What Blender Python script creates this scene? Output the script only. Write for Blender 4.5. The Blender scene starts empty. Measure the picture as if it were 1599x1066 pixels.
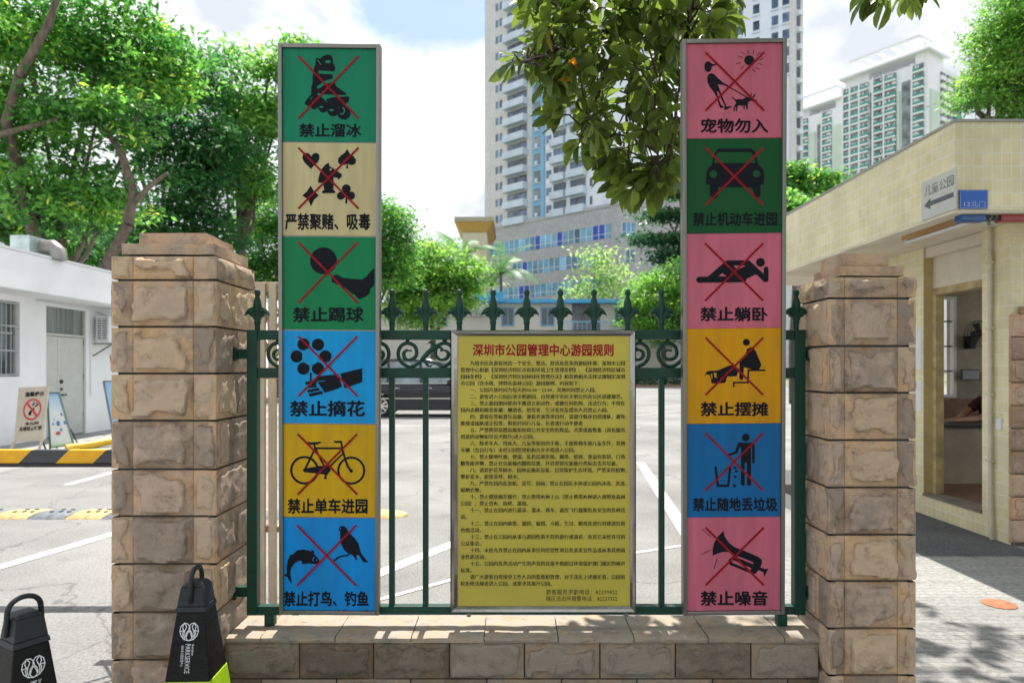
import bpy, bmesh, math, random
import numpy as np
from mathutils import Vector, Matrix, noise
from mathutils.geometry import tessellate_polygon

SC = bpy.context.scene
COL = SC.collection
R = math.radians
rng = np.random.default_rng(7)
random.seed(7)

# ------------------------------------------------------------------ camera, sky, sun, exposure
H, F, CX, HY = 1.55, 1066.0, 799.5, 575.0      # eye height, focal length and principal point of the photograph in its pixels
cam = bpy.data.objects.new('camera', bpy.data.cameras.new('camera'))
COL.objects.link(cam)
cam.location = (0, 0, H); cam.rotation_euler = (R(90), 0, 0)
cam.data.sensor_width = 36; cam.data.lens = 24
cam.data.shift_y = 42 / 1599
cam.data.clip_start = 0.05; cam.data.clip_end = 3000
cam.data.dof.use_dof = True; cam.data.dof.focus_distance = 3.05; cam.data.dof.aperture_fstop = 3.2
SC.camera = cam

SUN_EL, SUN_AZ = 62.0, 3.0                       # ahead of the camera, a little to the right
world = bpy.data.worlds.new('World'); SC.world = world; world.use_nodes = True
wn, wl = world.node_tree.nodes, world.node_tree.links
bg = wn['Background']; bg.inputs['Strength'].default_value = 0.11
sky = wn.new('ShaderNodeTexSky'); sky.sky_type = 'NISHITA'; sky.sun_disc = False
sky.sun_elevation = R(SUN_EL); sky.sun_rotation = R(SUN_AZ); sky.air_density = 1.0; sky.dust_density = 1.0
tc = wn.new('ShaderNodeTexCoord')
cm = wn.new('ShaderNodeMapping'); cm.inputs['Scale'].default_value = (1.0, 1.0, 1.55); cm.inputs['Location'].default_value = (1.1, 0.4, 0.225); cm.inputs['Rotation'].default_value = (0, 0, R(13))
wl.new(tc.outputs['Generated'], cm.inputs['Vector'])
cn = wn.new('ShaderNodeTexNoise'); cn.inputs['Scale'].default_value = 2.6; cn.inputs['Detail'].default_value = 9; cn.inputs['Roughness'].default_value = 0.52
wl.new(cm.outputs['Vector'], cn.inputs['Vector'])
cr = wn.new('ShaderNodeValToRGB'); cr.color_ramp.elements[0].position = 0.37; cr.color_ramp.elements[1].position = 0.43
wl.new(cn.outputs['Fac'], cr.inputs['Fac'])
cn2 = wn.new('ShaderNodeTexNoise'); cn2.inputs['Scale'].default_value = 5.0; cn2.inputs['Detail'].default_value = 6
wl.new(cm.outputs['Vector'], cn2.inputs['Vector'])
cc = wn.new('ShaderNodeValToRGB'); cc.color_ramp.elements[0].position = 0.42; cc.color_ramp.elements[1].position = 0.58
cc.color_ramp.elements[0].color = (4.2, 4.5, 4.95, 1); cc.color_ramp.elements[1].color = (7.4, 7.5, 7.6, 1)
wl.new(cn2.outputs['Fac'], cc.inputs['Fac'])
cx = wn.new('ShaderNodeMix'); cx.data_type = 'RGBA'
wl.new(cr.outputs['Color'], cx.inputs['Factor']); wl.new(sky.outputs['Color'], cx.inputs['A']); wl.new(cc.outputs['Color'], cx.inputs['B'])
wl.new(cx.outputs['Result'], bg.inputs['Color'])

sun = bpy.data.objects.new('sun', bpy.data.lights.new('sun', 'SUN')); COL.objects.link(sun)
sun.data.energy = 4.6; sun.data.angle = R(0.5); sun.data.color = (1.0, 0.95, 0.87)
sun.rotation_euler = (R(-(90 - SUN_EL)), 0, R(-SUN_AZ))

SC.view_settings.view_transform = 'Standard'; SC.view_settings.look = 'None'
SC.view_settings.exposure = 0.84; SC.view_settings.gamma = 1; SC.view_settings.use_curve_mapping = False
SC.render.engine = 'CYCLES'; SC.cycles.use_denoising = True
SC.cycles.max_bounces = 7; SC.cycles.transparent_max_bounces = 8

# ------------------------------------------------------------------ helpers
def P(px, py, Y): return Vector(((px - CX) * Y / F, Y, H + (HY - py) * Y / F))
def G(px, py, z=0.0):
    Y = F * (H - z) / (py - HY); return Vector(((px - CX) * Y / F, Y, z))
def lin(r, g, b):
    f = lambda c: (c / 255 / 12.92) if c <= 10 else ((c / 255 + .055) / 1.055) ** 2.4
    return (f(r), f(g), f(b))
OFF = {}
def tag(o, label=None, cat=None, group=None, kind=None):
    if label: o['label'] = label
    if cat: o['category'] = cat
    if group: o['group'] = group
    if kind: o['kind'] = kind
    return o
def thing(name, label, cat, loc=(0, 0, 0), group=None):
    o = bpy.data.objects.new(name, None); COL.objects.link(o)
    o.location = loc; o.empty_display_size = .2; OFF[o] = Vector(loc)
    return tag(o, label, cat, group)
def link(name, me, parent=None):
    o = bpy.data.objects.new(name, me); COL.objects.link(o)
    if parent is not None:
        o.parent = parent; off = OFF[parent]; OFF[o] = off
        if off.length > 0: me.transform(Matrix.Translation(-off))
    else: OFF[o] = Vector((0, 0, 0))
    return o
def dup(o, parent=None):
    c = o.copy(); COL.objects.link(c); OFF[c] = OFF[o]
    if parent is not None: c.parent = parent
    for ch in list(o.children): dup(ch, c)
    return c

class MB:
    def __init__(s): s.v = []; s.f = []; s.m = []; s.a = {}
    def add(s, vs, fs, m=0):
        b = len(s.v); s.v += [tuple(v) for v in vs]; s.f += [tuple(b + i for i in f) for f in fs]; s.m += [m] * len(fs); return s
    def box(s, x0, x1, y0, y1, z0, z1, m=0):
        return s.add([(x0,y0,z0),(x1,y0,z0),(x1,y1,z0),(x0,y1,z0),(x0,y0,z1),(x1,y0,z1),(x1,y1,z1),(x0,y1,z1)],
                     [(0,3,2,1),(4,5,6,7),(0,1,5,4),(1,2,6,5),(2,3,7,6),(3,0,4,7)], m)
    def hexa(s, a, b, m=0):          # two quads (bottom loop a, top loop b)
        return s.add(list(a) + list(b), [(3,2,1,0),(4,5,6,7),(0,1,5,4),(1,2,6,5),(2,3,7,6),(3,0,4,7)], m)
    def bar(s, a, b, w, d, up=(0, 0, 1), m=0):
        a, b = Vector(a), Vector(b); t = (b - a).normalized(); u = Vector(up)
        if abs(t.dot(u)) > .95: u = Vector((0, 1, 0))
        x = t.cross(u).normalized(); y = x.cross(t)
        q = lambda p: [p - x*w/2 - y*d/2, p + x*w/2 - y*d/2, p + x*w/2 + y*d/2, p - x*w/2 + y*d/2]
        return s.hexa(q(a), q(b), m)
    def tube(s, path, rad, n=8, m=0, cap=True, sx=1.0):
        path = [Vector(p) for p in path]; k = len(path)
        if not hasattr(rad, '__len__'): rad = [rad] * k
        vs = []; ref = None
        for i, p in enumerate(path):
            t = (path[min(i+1, k-1)] - path[max(i-1, 0)])
            t = t.normalized() if t.length > 1e-9 else Vector((0, 0, 1))
            if ref is None:
                ref = Vector((0, 1, 0)) if abs(t.y) < .9 else Vector((1, 0, 0))
            x = (ref - t * ref.dot(t)).normalized(); ref = x; y = t.cross(x)
            for j in range(n):
                a = 2 * math.pi * j / n; vs.append(p + x * (math.cos(a) * rad[i] * sx) + y * (math.sin(a) * rad[i]))
        fs = [(i*n + j, i*n + (j+1) % n, (i+1)*n + (j+1) % n, (i+1)*n + j) for i in range(k-1) for j in range(n)]
        if cap: fs += [tuple(range(n-1, -1, -1)), tuple(range((k-1)*n, k*n))]
        return s.add(vs, fs, m)
    def lathe(s, prof, c, n=12, m=0):   # prof: (radius, z)
        c = Vector(c); vs = [c + Vector((r*math.cos(2*math.pi*j/n), r*math.sin(2*math.pi*j/n), z)) for r, z in prof for j in range(n)]
        k = len(prof)
        fs = [(i*n+j, i*n+(j+1) % n, (i+1)*n+(j+1) % n, (i+1)*n+j) for i in range(k-1) for j in range(n)]
        fs += [tuple(range(n-1, -1, -1)), tuple(range((k-1)*n, k*n))]
        return s.add(vs, fs, m)
    def poly(s, pts, holes=(), m=0):    # flat 3D polygon with holes
        loops = [[Vector(p) for p in pts]] + [[Vector(p) for p in h] for h in holes]
        flat = [p for l in loops for p in l]
        return s.add(flat, [tuple(t) for t in tessellate_polygon(loops)], m)
    def prism(s, pts, vec, m=0):        # polygon swept along a vector
        pts = [Vector(p) for p in pts]; vec = Vector(vec); n = len(pts)
        tris = tessellate_polygon([pts])
        fs = [tuple(t) for t in tris] + [tuple(i + n for i in reversed(t)) for t in tris]
        fs += [(i, (i+1) % n, n + (i+1) % n, n + i) for i in range(n)]
        return s.add(pts + [p + vec for p in pts], fs, m)
    def mesh(s, name, mats, smooth=False, bevel=0, seg=2):
        me = bpy.data.meshes.new(name); me.from_pydata(s.v, [], s.f)
        mats = mats if isinstance(mats, (list, tuple)) else [mats]
        for mt in mats: me.materials.append(mt)
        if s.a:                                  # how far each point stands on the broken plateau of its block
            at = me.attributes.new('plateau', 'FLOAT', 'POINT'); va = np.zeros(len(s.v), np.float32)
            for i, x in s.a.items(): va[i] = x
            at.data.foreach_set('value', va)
        if len(mats) > 1: me.polygons.foreach_set('material_index', s.m)
        bm = bmesh.new(); bm.from_mesh(me)
        bmesh.ops.recalc_face_normals(bm, faces=bm.faces)
        if bevel:
            es = [e for e in bm.edges if len(e.link_faces) == 2 and e.calc_face_angle(0) > .5]
            bmesh.ops.bevel(bm, geom=es, offset=bevel, segments=seg, affect='EDGES', profile=.6, clamp_overlap=True)
        bm.to_mesh(me); bm.free()
        if smooth:
            me.polygons.foreach_set('use_smooth', [True] * len(me.polygons))
            if smooth != 'all': me.set_sharp_from_angle(angle=R(40))
        me.update(); return me
    def build(s, name, mats, parent=None, smooth=False, bevel=0, seg=2, label=None, kind=None):
        o = link(name, s.mesh(name, mats, smooth, bevel, seg), parent)
        if label: o['label'] = label
        if kind: o['kind'] = kind
        return o

def fast_mesh(name, co, quads, mat):
    me = bpy.data.meshes.new(name); n = len(co); k = len(quads); w = quads.shape[1]
    me.vertices.add(n); me.vertices.foreach_set('co', np.asarray(co, np.float32).ravel())
    me.loops.add(k * w); me.loops.foreach_set('vertex_index', np.asarray(quads, np.int32).ravel())
    me.polygons.add(k); me.polygons.foreach_set('loop_start', np.arange(0, k*w, w, dtype=np.int32))
    me.materials.append(mat); me.update(calc_edges=True); me.validate(); return me

# ------------------------------------------------------------------ materials
def nd(nt, t, **k):
    n = nt.nodes.new(t)
    for a, b in k.items():
        if hasattr(n, a): setattr(n, a, b)
        else: n.inputs[a.replace('_', ' ')].default_value = b
    return n
def mat(name, base, rough=.6, metal=0, var=.12, scale=6, bump=0, bscale=40, spec=.5, island=0, coat=0, second=None, detail=6, stretch=(1, 1, 1), trans=0, orand=0):
    """painted or mineral surface: base colour varied by two sizes of noise, optional second hue, bump"""
    m = bpy.data.materials.new(name); m.use_nodes = True; nt = m.node_tree; L = nt.links
    b = nt.nodes['Principled BSDF']; b.inputs['Roughness'].default_value = rough; b.inputs['Metallic'].default_value = metal
    b.inputs['Specular IOR Level'].default_value = spec; b.inputs['Coat Weight'].default_value = coat
    if trans: b.inputs['Transmission Weight'].default_value = trans
    t = nd(nt, 'ShaderNodeTexCoord'); mp = nd(nt, 'ShaderNodeMapping'); mp.inputs['Scale'].default_value = stretch
    L.new(t.outputs['Object'], mp.inputs['Vector'])
    n1 = nd(nt, 'ShaderNodeTexNoise', Scale=scale, Detail=detail, Roughness=.6); L.new(mp.outputs[0], n1.inputs['Vector'])
    sec = second or tuple(c * (1 - 2 * var) for c in base)
    hi = tuple(min(1, c * (1 + var)) for c in base)
    r = nd(nt, 'ShaderNodeValToRGB'); e = r.color_ramp.elements
    e[0].position = .3; e[1].position = .7; e[0].color = (*sec, 1); e[1].color = (*hi, 1)
    L.new(n1.outputs['Fac'], r.inputs['Fac']); out = r.outputs['Color']
    if island:
        g = nd(nt, 'ShaderNodeNewGeometry'); mr = nd(nt, 'ShaderNodeMapRange'); mr.inputs['To Min'].default_value = 1 - island; mr.inputs['To Max'].default_value = 1 + island * .7
        L.new(g.outputs['Random Per Island'], mr.inputs['Value'])
        hs = nd(nt, 'ShaderNodeHueSaturation'); L.new(out, hs.inputs['Color']); L.new(mr.outputs[0], hs.inputs['Value'])
        mr2 = nd(nt, 'ShaderNodeMapRange'); mr2.inputs['To Min'].default_value = .485; mr2.inputs['To Max'].default_value = .512
        mm = nd(nt, 'ShaderNodeMath', operation='FRACT'); m3 = nd(nt, 'ShaderNodeMath', operation='MULTIPLY'); m3.inputs[1].default_value = 7.31
        L.new(g.outputs['Random Per Island'], m3.inputs[0]); L.new(m3.outputs[0], mm.inputs[0]); L.new(mm.outputs[0], mr2.inputs['Value']); L.new(mr2.outputs[0], hs.inputs['Hue'])
        out = hs.outputs['Color']
    if orand:                                    # copies of one thing differ a little from each other
        oi = nd(nt, 'ShaderNodeObjectInfo'); m4 = nd(nt, 'ShaderNodeMapRange'); m4.inputs['To Min'].default_value = 1 - orand; m4.inputs['To Max'].default_value = 1 + orand
        L.new(oi.outputs['Random'], m4.inputs['Value']); h4 = nd(nt, 'ShaderNodeHueSaturation'); L.new(out, h4.inputs['Color']); L.new(m4.outputs[0], h4.inputs['Value']); out = h4.outputs['Color']
    L.new(out, b.inputs['Base Color'])
    if bump:
        n2 = nd(nt, 'ShaderNodeTexNoise', Scale=bscale, Detail=8, Roughness=.65); L.new(mp.outputs[0], n2.inputs['Vector'])
        bp = nd(nt, 'ShaderNodeBump', Strength=1.0, Distance=bump); L.new(n2.outputs['Fac'], bp.inputs['Height']); L.new(bp.outputs[0], b.inputs['Normal'])
    return m
def leafmat(name, dark, light, yellow=None, trans=.45, rough=.45, py=.0, tone=True):
    m = bpy.data.materials.new(name); m.use_nodes = True; nt = m.node_tree; L = nt.links
    b = nt.nodes['Principled BSDF']; b.inputs['Roughness'].default_value = rough; b.inputs['Specular IOR Level'].default_value = .4
    g = nd(nt, 'ShaderNodeNewGeometry'); r = nd(nt, 'ShaderNodeValToRGB'); e = r.color_ramp.elements
    e[0].color = (*dark, 1); e[1].color = (*light, 1); e[1].position = .9 if yellow else 1
    if yellow:
        x = e.new(1 - py); x.color = (*light, 1); y = e.new(min(.999, 1 - py + .004)); y.color = (*yellow, 1); e[len(e)-1].color = (*yellow, 1)
    at = nd(nt, 'ShaderNodeAttribute', attribute_name='tone'); ma = nd(nt, 'ShaderNodeMath', operation='MULTIPLY_ADD'); ma.inputs[1].default_value = .26 if tone else 1.0; ma.use_clamp = True
    L.new(g.outputs['Random Per Island'], ma.inputs[0]); L.new(at.outputs['Fac'], ma.inputs[2])
    L.new(ma.outputs[0], r.inputs['Fac']); L.new(r.outputs['Color'], b.inputs['Base Color'])
    tr = nd(nt, 'ShaderNodeBsdfTranslucent'); hs = nd(nt, 'ShaderNodeHueSaturation'); hs.inputs['Value'].default_value = 2.8; hs.inputs['Saturation'].default_value = 1.05; hs.inputs['Hue'].default_value = .497
    L.new(r.outputs['Color'], hs.inputs['Color']); L.new(hs.outputs['Color'], tr.inputs['Color'])
    mx = nd(nt, 'ShaderNodeMixShader'); mx.inputs['Fac'].default_value = trans
    L.new(b.outputs[0], mx.inputs[1]); L.new(tr.outputs[0], mx.inputs[2]); L.new(mx.outputs[0], nt.nodes['Material Output'].inputs['Surface'])
    return m
def brickmat(name, c1, c2, mortar, w, h, axes, msize=.004, rough=.35, offset=0, bump=.002, dirt=.25, msmooth=.1, squash=1):
    """tiled surface; axes picks which object axes run along and up the tiles"""
    m = bpy.data.materials.new(name); m.use_nodes = True; nt = m.node_tree; L = nt.links
    b = nt.nodes['Principled BSDF']; b.inputs['Roughness'].default_value = rough
    t = nd(nt, 'ShaderNodeTexCoord'); sp = nd(nt, 'ShaderNodeSeparateXYZ'); cb = nd(nt, 'ShaderNodeCombineXYZ')
    L.new(t.outputs['Object'], sp.inputs[0]); L.new(sp.outputs[axes[0]], cb.inputs[0]); L.new(sp.outputs[axes[1]], cb.inputs[1])
    k = nd(nt, 'ShaderNodeTexBrick', offset=offset, squash=squash, Scale=1.0); L.new(cb.outputs[0], k.inputs['Vector'])
    k.inputs['Color1'].default_value = (*c1, 1); k.inputs['Color2'].default_value = (*c2, 1); k.inputs['Mortar'].default_value = (*mortar, 1)
    k.inputs['Mortar Size'].default_value = msize; k.inputs['Mortar Smooth'].default_value = msmooth; k.inputs['Brick Width'].default_value = w; k.inputs['Row Height'].default_value = h
    n = nd(nt, 'ShaderNodeTexNoise', Scale=2.2, Detail=8, Roughness=.65); L.new(t.outputs['Object'], n.inputs['Vector'])
    mr = nd(nt, 'ShaderNodeMapRange'); mr.inputs['From Min'].default_value = .3; mr.inputs['From Max'].default_value = .7; mr.inputs['To Min'].default_value = 1 - dirt; mr.inputs['To Max'].default_value = 1.06
    L.new(n.outputs['Fac'], mr.inputs['Value'])
    mx = nd(nt, 'ShaderNodeMix', data_type='RGBA', blend_type='MULTIPLY'); mx.inputs['Factor'].default_value = 1
    L.new(k.outputs['Color'], mx.inputs['A']); L.new(mr.outputs[0], mx.inputs['B']); L.new(mx.outputs['Result'], b.inputs['Base Color'])
    bp = nd(nt, 'ShaderNodeBump', Strength=1.0, Distance=bump, invert=True); L.new(k.outputs['Fac'], bp.inputs['Height']); L.new(bp.outputs[0], b.inputs['Normal'])
    return m

M = {}
M['white_paint'] = mat('white_paint', (.72, .74, .76), .7, var=.05, scale=2)
M['black'] = mat('black_rubber', (.016, .017, .019), .5, var=.3, scale=12)
M['ink'] = mat('printing_ink', (.009, .010, .016), .6, var=.1, spec=.12)
M['red_ink'] = mat('red_ink', (.30, .008, .016), .6, var=.12, scale=20, spec=.12)
M['white_ink'] = mat('white_ink', (.75, .78, .8), .5, var=.05)
M['stainless'] = mat('brushed_stainless', (.27, .26, .24), .42, .8, var=.12, scale=3, stretch=(1, 1, .15))
M['mirror'] = mat('polished_stainless', (.30, .29, .27), .07, 1, var=.06, scale=3, bump=.0012, bscale=5)
M['green_iron'] = mat('green_enamel', (.003, .047, .031), .45, var=.25, scale=26, detail=12, second=(.012, .040, .026), spec=.3, bump=.0006, bscale=60)
M['dark_glass'] = mat('dark_glass', (.02, .035, .04), .06, var=.2, spec=.7)
M['bark'] = mat('tree_bark', (.13, .10, .075), .9, var=.3, scale=9, bump=.02, bscale=14, stretch=(1, 1, .35))
M['twig'] = mat('twig_bark', (.07, .045, .035), .8, var=.3, scale=20)
M['concrete'] = mat('grey_concrete', (.36, .36, .35), .9, var=.12, scale=1.2, bump=.004, bscale=25)
# ------------------------------------------------------------------ ground, roads, paving
def groundmat(name, base, spread, speck, sscale, rough=.9, bump=.004, grooves=None):
    m = bpy.data.materials.new(name); m.use_nodes = True; nt = m.node_tree; L = nt.links
    b = nt.nodes['Principled BSDF']; b.inputs['Roughness'].default_value = rough; b.inputs['Specular IOR Level'].default_value = .25
    t = nd(nt, 'ShaderNodeTexCoord')
    n = nd(nt, 'ShaderNodeTexNoise', Scale=.45, Detail=7, Roughness=.62); L.new(t.outputs['Object'], n.inputs['Vector'])
    r = nd(nt, 'ShaderNodeValToRGB'); e = r.color_ramp.elements; e[0].position = .36; e[1].position = .62
    e[0].color = (*[c * (1 - spread) for c in base], 1); e[1].color = (*[c * (1 + spread) for c in base], 1); L.new(n.outputs['Fac'], r.inputs['Fac'])
    v = nd(nt, 'ShaderNodeTexNoise', Scale=sscale, Detail=3, Roughness=.7); L.new(t.outputs['Object'], v.inputs['Vector'])
    mr = nd(nt, 'ShaderNodeMapRange'); mr.inputs['From Min'].default_value = .32; mr.inputs['From Max'].default_value = .68; mr.inputs['To Min'].default_value = 1 - speck; mr.inputs['To Max'].default_value = 1 + speck
    L.new(v.outputs['Fac'], mr.inputs['Value'])
    mx = nd(nt, 'ShaderNodeMix', data_type='RGBA', blend_type='MULTIPLY'); mx.inputs['Factor'].default_value = 1
    L.new(r.outputs['Color'], mx.inputs['A']); L.new(mr.outputs[0], mx.inputs['B'])
    # tar-dark cracks
    w = nd(nt, 'ShaderNodeTexVoronoi', feature='DISTANCE_TO_EDGE', Scale=.33); n2 = nd(nt, 'ShaderNodeTexNoise', Scale=1.5, Detail=6)
    vm = nd(nt, 'ShaderNodeVectorMath', operation='ADD'); L.new(t.outputs['Object'], n2.inputs['Vector']); L.new(t.outputs['Object'], vm.inputs[0]); L.new(n2.outputs['Color'], vm.inputs[1]); L.new(vm.outputs[0], w.inputs['Vector'])
    cr = nd(nt, 'ShaderNodeMapRange'); cr.inputs['From Max'].default_value = .006; cr.inputs['To Min'].default_value = .62; cr.inputs['To Max'].default_value = 1; L.new(w.outputs['Distance'], cr.inputs['Value'])
    m2 = nd(nt, 'ShaderNodeMix', data_type='RGBA', blend_type='MULTIPLY'); m2.inputs['Factor'].default_value = 1
    L.new(mx.outputs['Result'], m2.inputs['A']); L.new(cr.outputs[0], m2.inputs['B'])
    o1 = nd(nt, 'ShaderNodeTexNoise', Scale=1.7, Detail=4); L.new(t.outputs['Object'], o1.inputs['Vector']); o2 = nd(nt, 'ShaderNodeMapRange'); o2.inputs['From Min'].default_value = .64; o2.inputs['From Max'].default_value = .72; o2.inputs['To Min'].default_value = 1; o2.inputs['To Max'].default_value = .72; L.new(o1.outputs['Fac'], o2.inputs['Value'])
    m7 = nd(nt, 'ShaderNodeMix', data_type='RGBA', blend_type='MULTIPLY'); m7.inputs['Factor'].default_value = 1; L.new(m2.outputs['Result'], m7.inputs['A']); L.new(o2.outputs[0], m7.inputs['B'])
    col = m7.outputs['Result']; hgt = v.outputs['Fac']
    if grooves:
        sp = nd(nt, 'ShaderNodeSeparateXYZ'); cb = nd(nt, 'ShaderNodeCombineXYZ'); L.new(t.outputs['Object'], sp.inputs[0]); L.new(sp.outputs[0], cb.inputs[0]); L.new(sp.outputs[1], cb.inputs[1])
        k = nd(nt, 'ShaderNodeTexBrick', offset=.37, Scale=1.0); L.new(cb.outputs[0], k.inputs['Vector'])
        k.inputs['Color1'].default_value = (1, 1, 1, 1); k.inputs['Color2'].default_value = (.86, .86, .85, 1); k.inputs['Mortar'].default_value = (.62, .62, .62, 1)
        k.inputs['Mortar Size'].default_value = .0035; k.inputs['Brick Width'].default_value = grooves[0]; k.inputs['Row Height'].default_value = grooves[1]; k.inputs['Mortar Smooth'].default_value = .3
        m3 = nd(nt, 'ShaderNodeMix', data_type='RGBA', blend_type='MULTIPLY'); m3.inputs['Factor'].default_value = 1
        L.new(col, m3.inputs['A']); L.new(k.outputs['Color'], m3.inputs['B']); col = m3.outputs['Result']
    L.new(col, b.inputs['Base Color'])
    bp = nd(nt, 'ShaderNodeBump', Strength=.8, Distance=bump); L.new(hgt, bp.inputs['Height']); L.new(bp.outputs[0], b.inputs['Normal'])
    return m
M['asphalt'] = groundmat('worn_asphalt', (.225, .223, .218), .2, .28, 55)
M['tar'] = groundmat('dark_asphalt', (.10, .10, .105), .2, .5, 60)
M['earth'] = groundmat('ground_surface', (.17, .19, .12), .25, .3, 3)
M['paving'] = groundmat('grooved_paving', (.28, .278, .27), .14, .25, 30, grooves=(.9, .06))
M['line'] = mat('road_paint', (.64, .63, .59), .8, var=.05, scale=16, detail=12, bump=.002, bscale=60, second=(.36, .355, .34))
M['slab'] = mat('pavement_concrete', (.30, .30, .29), .9, var=.15, scale=1.5, bump=.003)

def sheet(name, pts, z, m, kind='structure'):
    mb = MB(); mb.poly([(x, y, z) for x, y in pts]); return tag(mb.build(name, m), kind=kind)
sheet('ground', [(-900, -30), (900, -30), (900, 1500), (-900, 1500)], -.004, M['earth'])
sheet('road', [(-30, -8), (60, -8), (60, 57.2), (-30, 57.2)], 0, M['asphalt'])
sheet('pavement', [(1.78, -6), (12, -6), (12, 5.62), (1.78, 5.62)], .004, M['paving'])
sheet('kerb_strip', [(3.05, 5.62), (4.37, 5.62), (4.37, 10.4), (3.05, 10.4)], .004, M['tar'])
sheet('footpath', [(-10.2, 9), (-7.6, 9), (-7.6, 24), (-10.2, 24)], .004, M['slab'])

def roadline(a, b, wpx=None, w=.1):
    a, b = G(*a), G(*b); d = (b - a).normalized(); n = Vector((-d.y, d.x, 0)) * w / 2
    mb = MB(); mb.poly([(p.x, p.y, .004) for p in (a - n, b - n, b + n, a + n)])
    return tag(mb.build('road_marking', M['line']), kind='structure')
roadline((-40, 897), (250, 812), w=.13)
roadline((105, 757), (240, 720), w=.13)
roadline((560, 908), (760, 828), w=.13)
roadline((560, 945), (760, 890), w=.05)
roadline((1000, 722), (1120, 905), w=.14)
roadline((960, 868), (1090, 848), w=.05)
roadline((560, 664), (1000, 667), w=.09)
roadline((950, 654), (1066, 640), w=.06)
# ------------------------------------------------------------------ writing and flat drawing
def text2d(s, bold=0.0, res=3):
    cu = bpy.data.curves.new('lettering', 'FONT'); cu.body = s; cu.resolution_u = res; cu.offset = bold; cu.fill_mode = 'FRONT'
    ob = bpy.data.objects.new('lettering', cu); COL.objects.link(ob)
    dg = bpy.context.evaluated_depsgraph_get(); ev = ob.evaluated_get(dg); me = ev.to_mesh()
    v = np.empty(len(me.vertices) * 3); me.vertices.foreach_get('co', v); v = v.reshape(-1, 3)[:, :2].copy()
    f = [tuple(p.vertices) for p in me.polygons]
    ev.to_mesh_clear(); bpy.data.objects.remove(ob); bpy.data.curves.remove(cu)
    return v, f
class Plane:
    """a real flat board: meets the line of sight of a photo pixel where the board stands"""
    def __init__(s, o, ex, ey):
        s.o = Vector(o); s.ex = Vector(ex).normalized(); s.n = Vector(ex).cross(Vector(ey)).normalized(); s.ey = s.n.cross(s.ex).normalized()
    def pt(s, px, py, d=0.0):
        c = Vector((0, 0, H)); r = Vector(((px - CX) / F, 1, (HY - py) / F))
        t = (s.o - c).dot(s.n) / r.dot(s.n); return c + r * t + s.n * d
    def put(s, u, v, d=0.0): return s.o + s.ex * u + s.ey * v + s.n * d
def stroke_copies(mb, fn, v, f, bold, m):
    """heavier lettering: the same outline printed several times, a hair apart"""
    offs = [(0, 0)] if bold <= 0 else [(0, 0), (bold, 0), (-bold, 0), (0, bold), (0, -bold)] if bold > .006 else [(0, 0), (bold, 0)]
    for i, (a, b) in enumerate(offs): mb.add([fn(p + a, q + b, i * .00006) for p, q in v], f, m)
def text_px(mb, pl, s, box, bold=.02, d=.0012, m=0, res=3):
    v, f = text2d(s, 0, res); x0, y0, x1, y1 = box; a, b = v.min(0) - bold, v.max(0) + bold
    stroke_copies(mb, lambda p, q, e: pl.pt(x0 + (p - a[0]) / (b[0] - a[0]) * (x1 - x0), y1 - (q - a[1]) / (b[1] - a[1]) * (y1 - y0), d + e), v, f, bold, m)
def text_uv(mb, pl, s, box, bold=.02, d=.0012, m=0, res=3):
    v, f = text2d(s, 0, res); u0, v0, u1, v1 = box; a, b = v.min(0) - bold, v.max(0) + bold
    stroke_copies(mb, lambda p, q, e: pl.put(u0 + (p - a[0]) / (b[0] - a[0]) * (u1 - u0), v0 + (q - a[1]) / (b[1] - a[1]) * (v1 - v0), d + e), v, f, bold, m)
def ellipse(cx, cy, rx, ry=None, n=28, rot=0):
    ry = ry or rx; c, s = math.cos(rot), math.sin(rot)
    return [(cx + rx*math.cos(t)*c - ry*math.sin(t)*s, cy + rx*math.cos(t)*s + ry*math.sin(t)*c) for t in (2*math.pi*i/n for i in range(n))]
def ribbon(pts, w, closed=False):
    """outline of a stroke of width w"""
    P2 = [Vector(p) for p in pts]; n = len(P2); L, Rr = [], []
    for i, p in enumerate(P2):
        a = P2[i-1] if i else p; b = P2[i+1] if i < n-1 else p
        d1 = (p - a).normalized() if i else (b - p).normalized(); d2 = (b - p).normalized() if i < n-1 else d1
        t = (d1 + d2); t = t.normalized() if t.length > 1e-6 else d1
        k = 1 / max(.5, t.dot(d1)); nn = Vector((-t.y, t.x)) * (w / 2 * k)
        L.append(p + nn); Rr.append(p - nn)
    return [tuple(q) for q in L + Rr[::-1]]
class Ink:
    """draws flat shapes traced at (x0, y0, scale) on a board; every shape lies a hair above the one before"""
    def __init__(s, pl, x0, y0, sc, d0=.0012): s.pl, s.x0, s.y0, s.sc, s.d = pl, x0, y0, sc, d0; s.mb = MB()
    def pt(s, p, d): return s.pl.pt(s.x0 + p[0] / s.sc, s.y0 + p[1] / s.sc, d)
    def shape(s, pts, holes=(), m=0):
        s.mb.poly([s.pt(p, s.d) for p in pts], [[s.pt(p, s.d) for p in h] for h in holes], m); s.d += .00012; return s
    def circle(s, x, y, r, ry=None, m=0, rot=0, holes=()): return s.shape(ellipse(x, y, r, ry, rot=rot), holes, m)
    def line(s, pts, w, m=0): return s.shape(ribbon(pts, w), (), m)
    def ring(s, x, y, r, w, m=0, ry=None):
        ry = ry or r; return s.shape(ellipse(x, y, r, ry, 40), [ellipse(x, y, r - w, ry - w, 40)], m)
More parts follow.
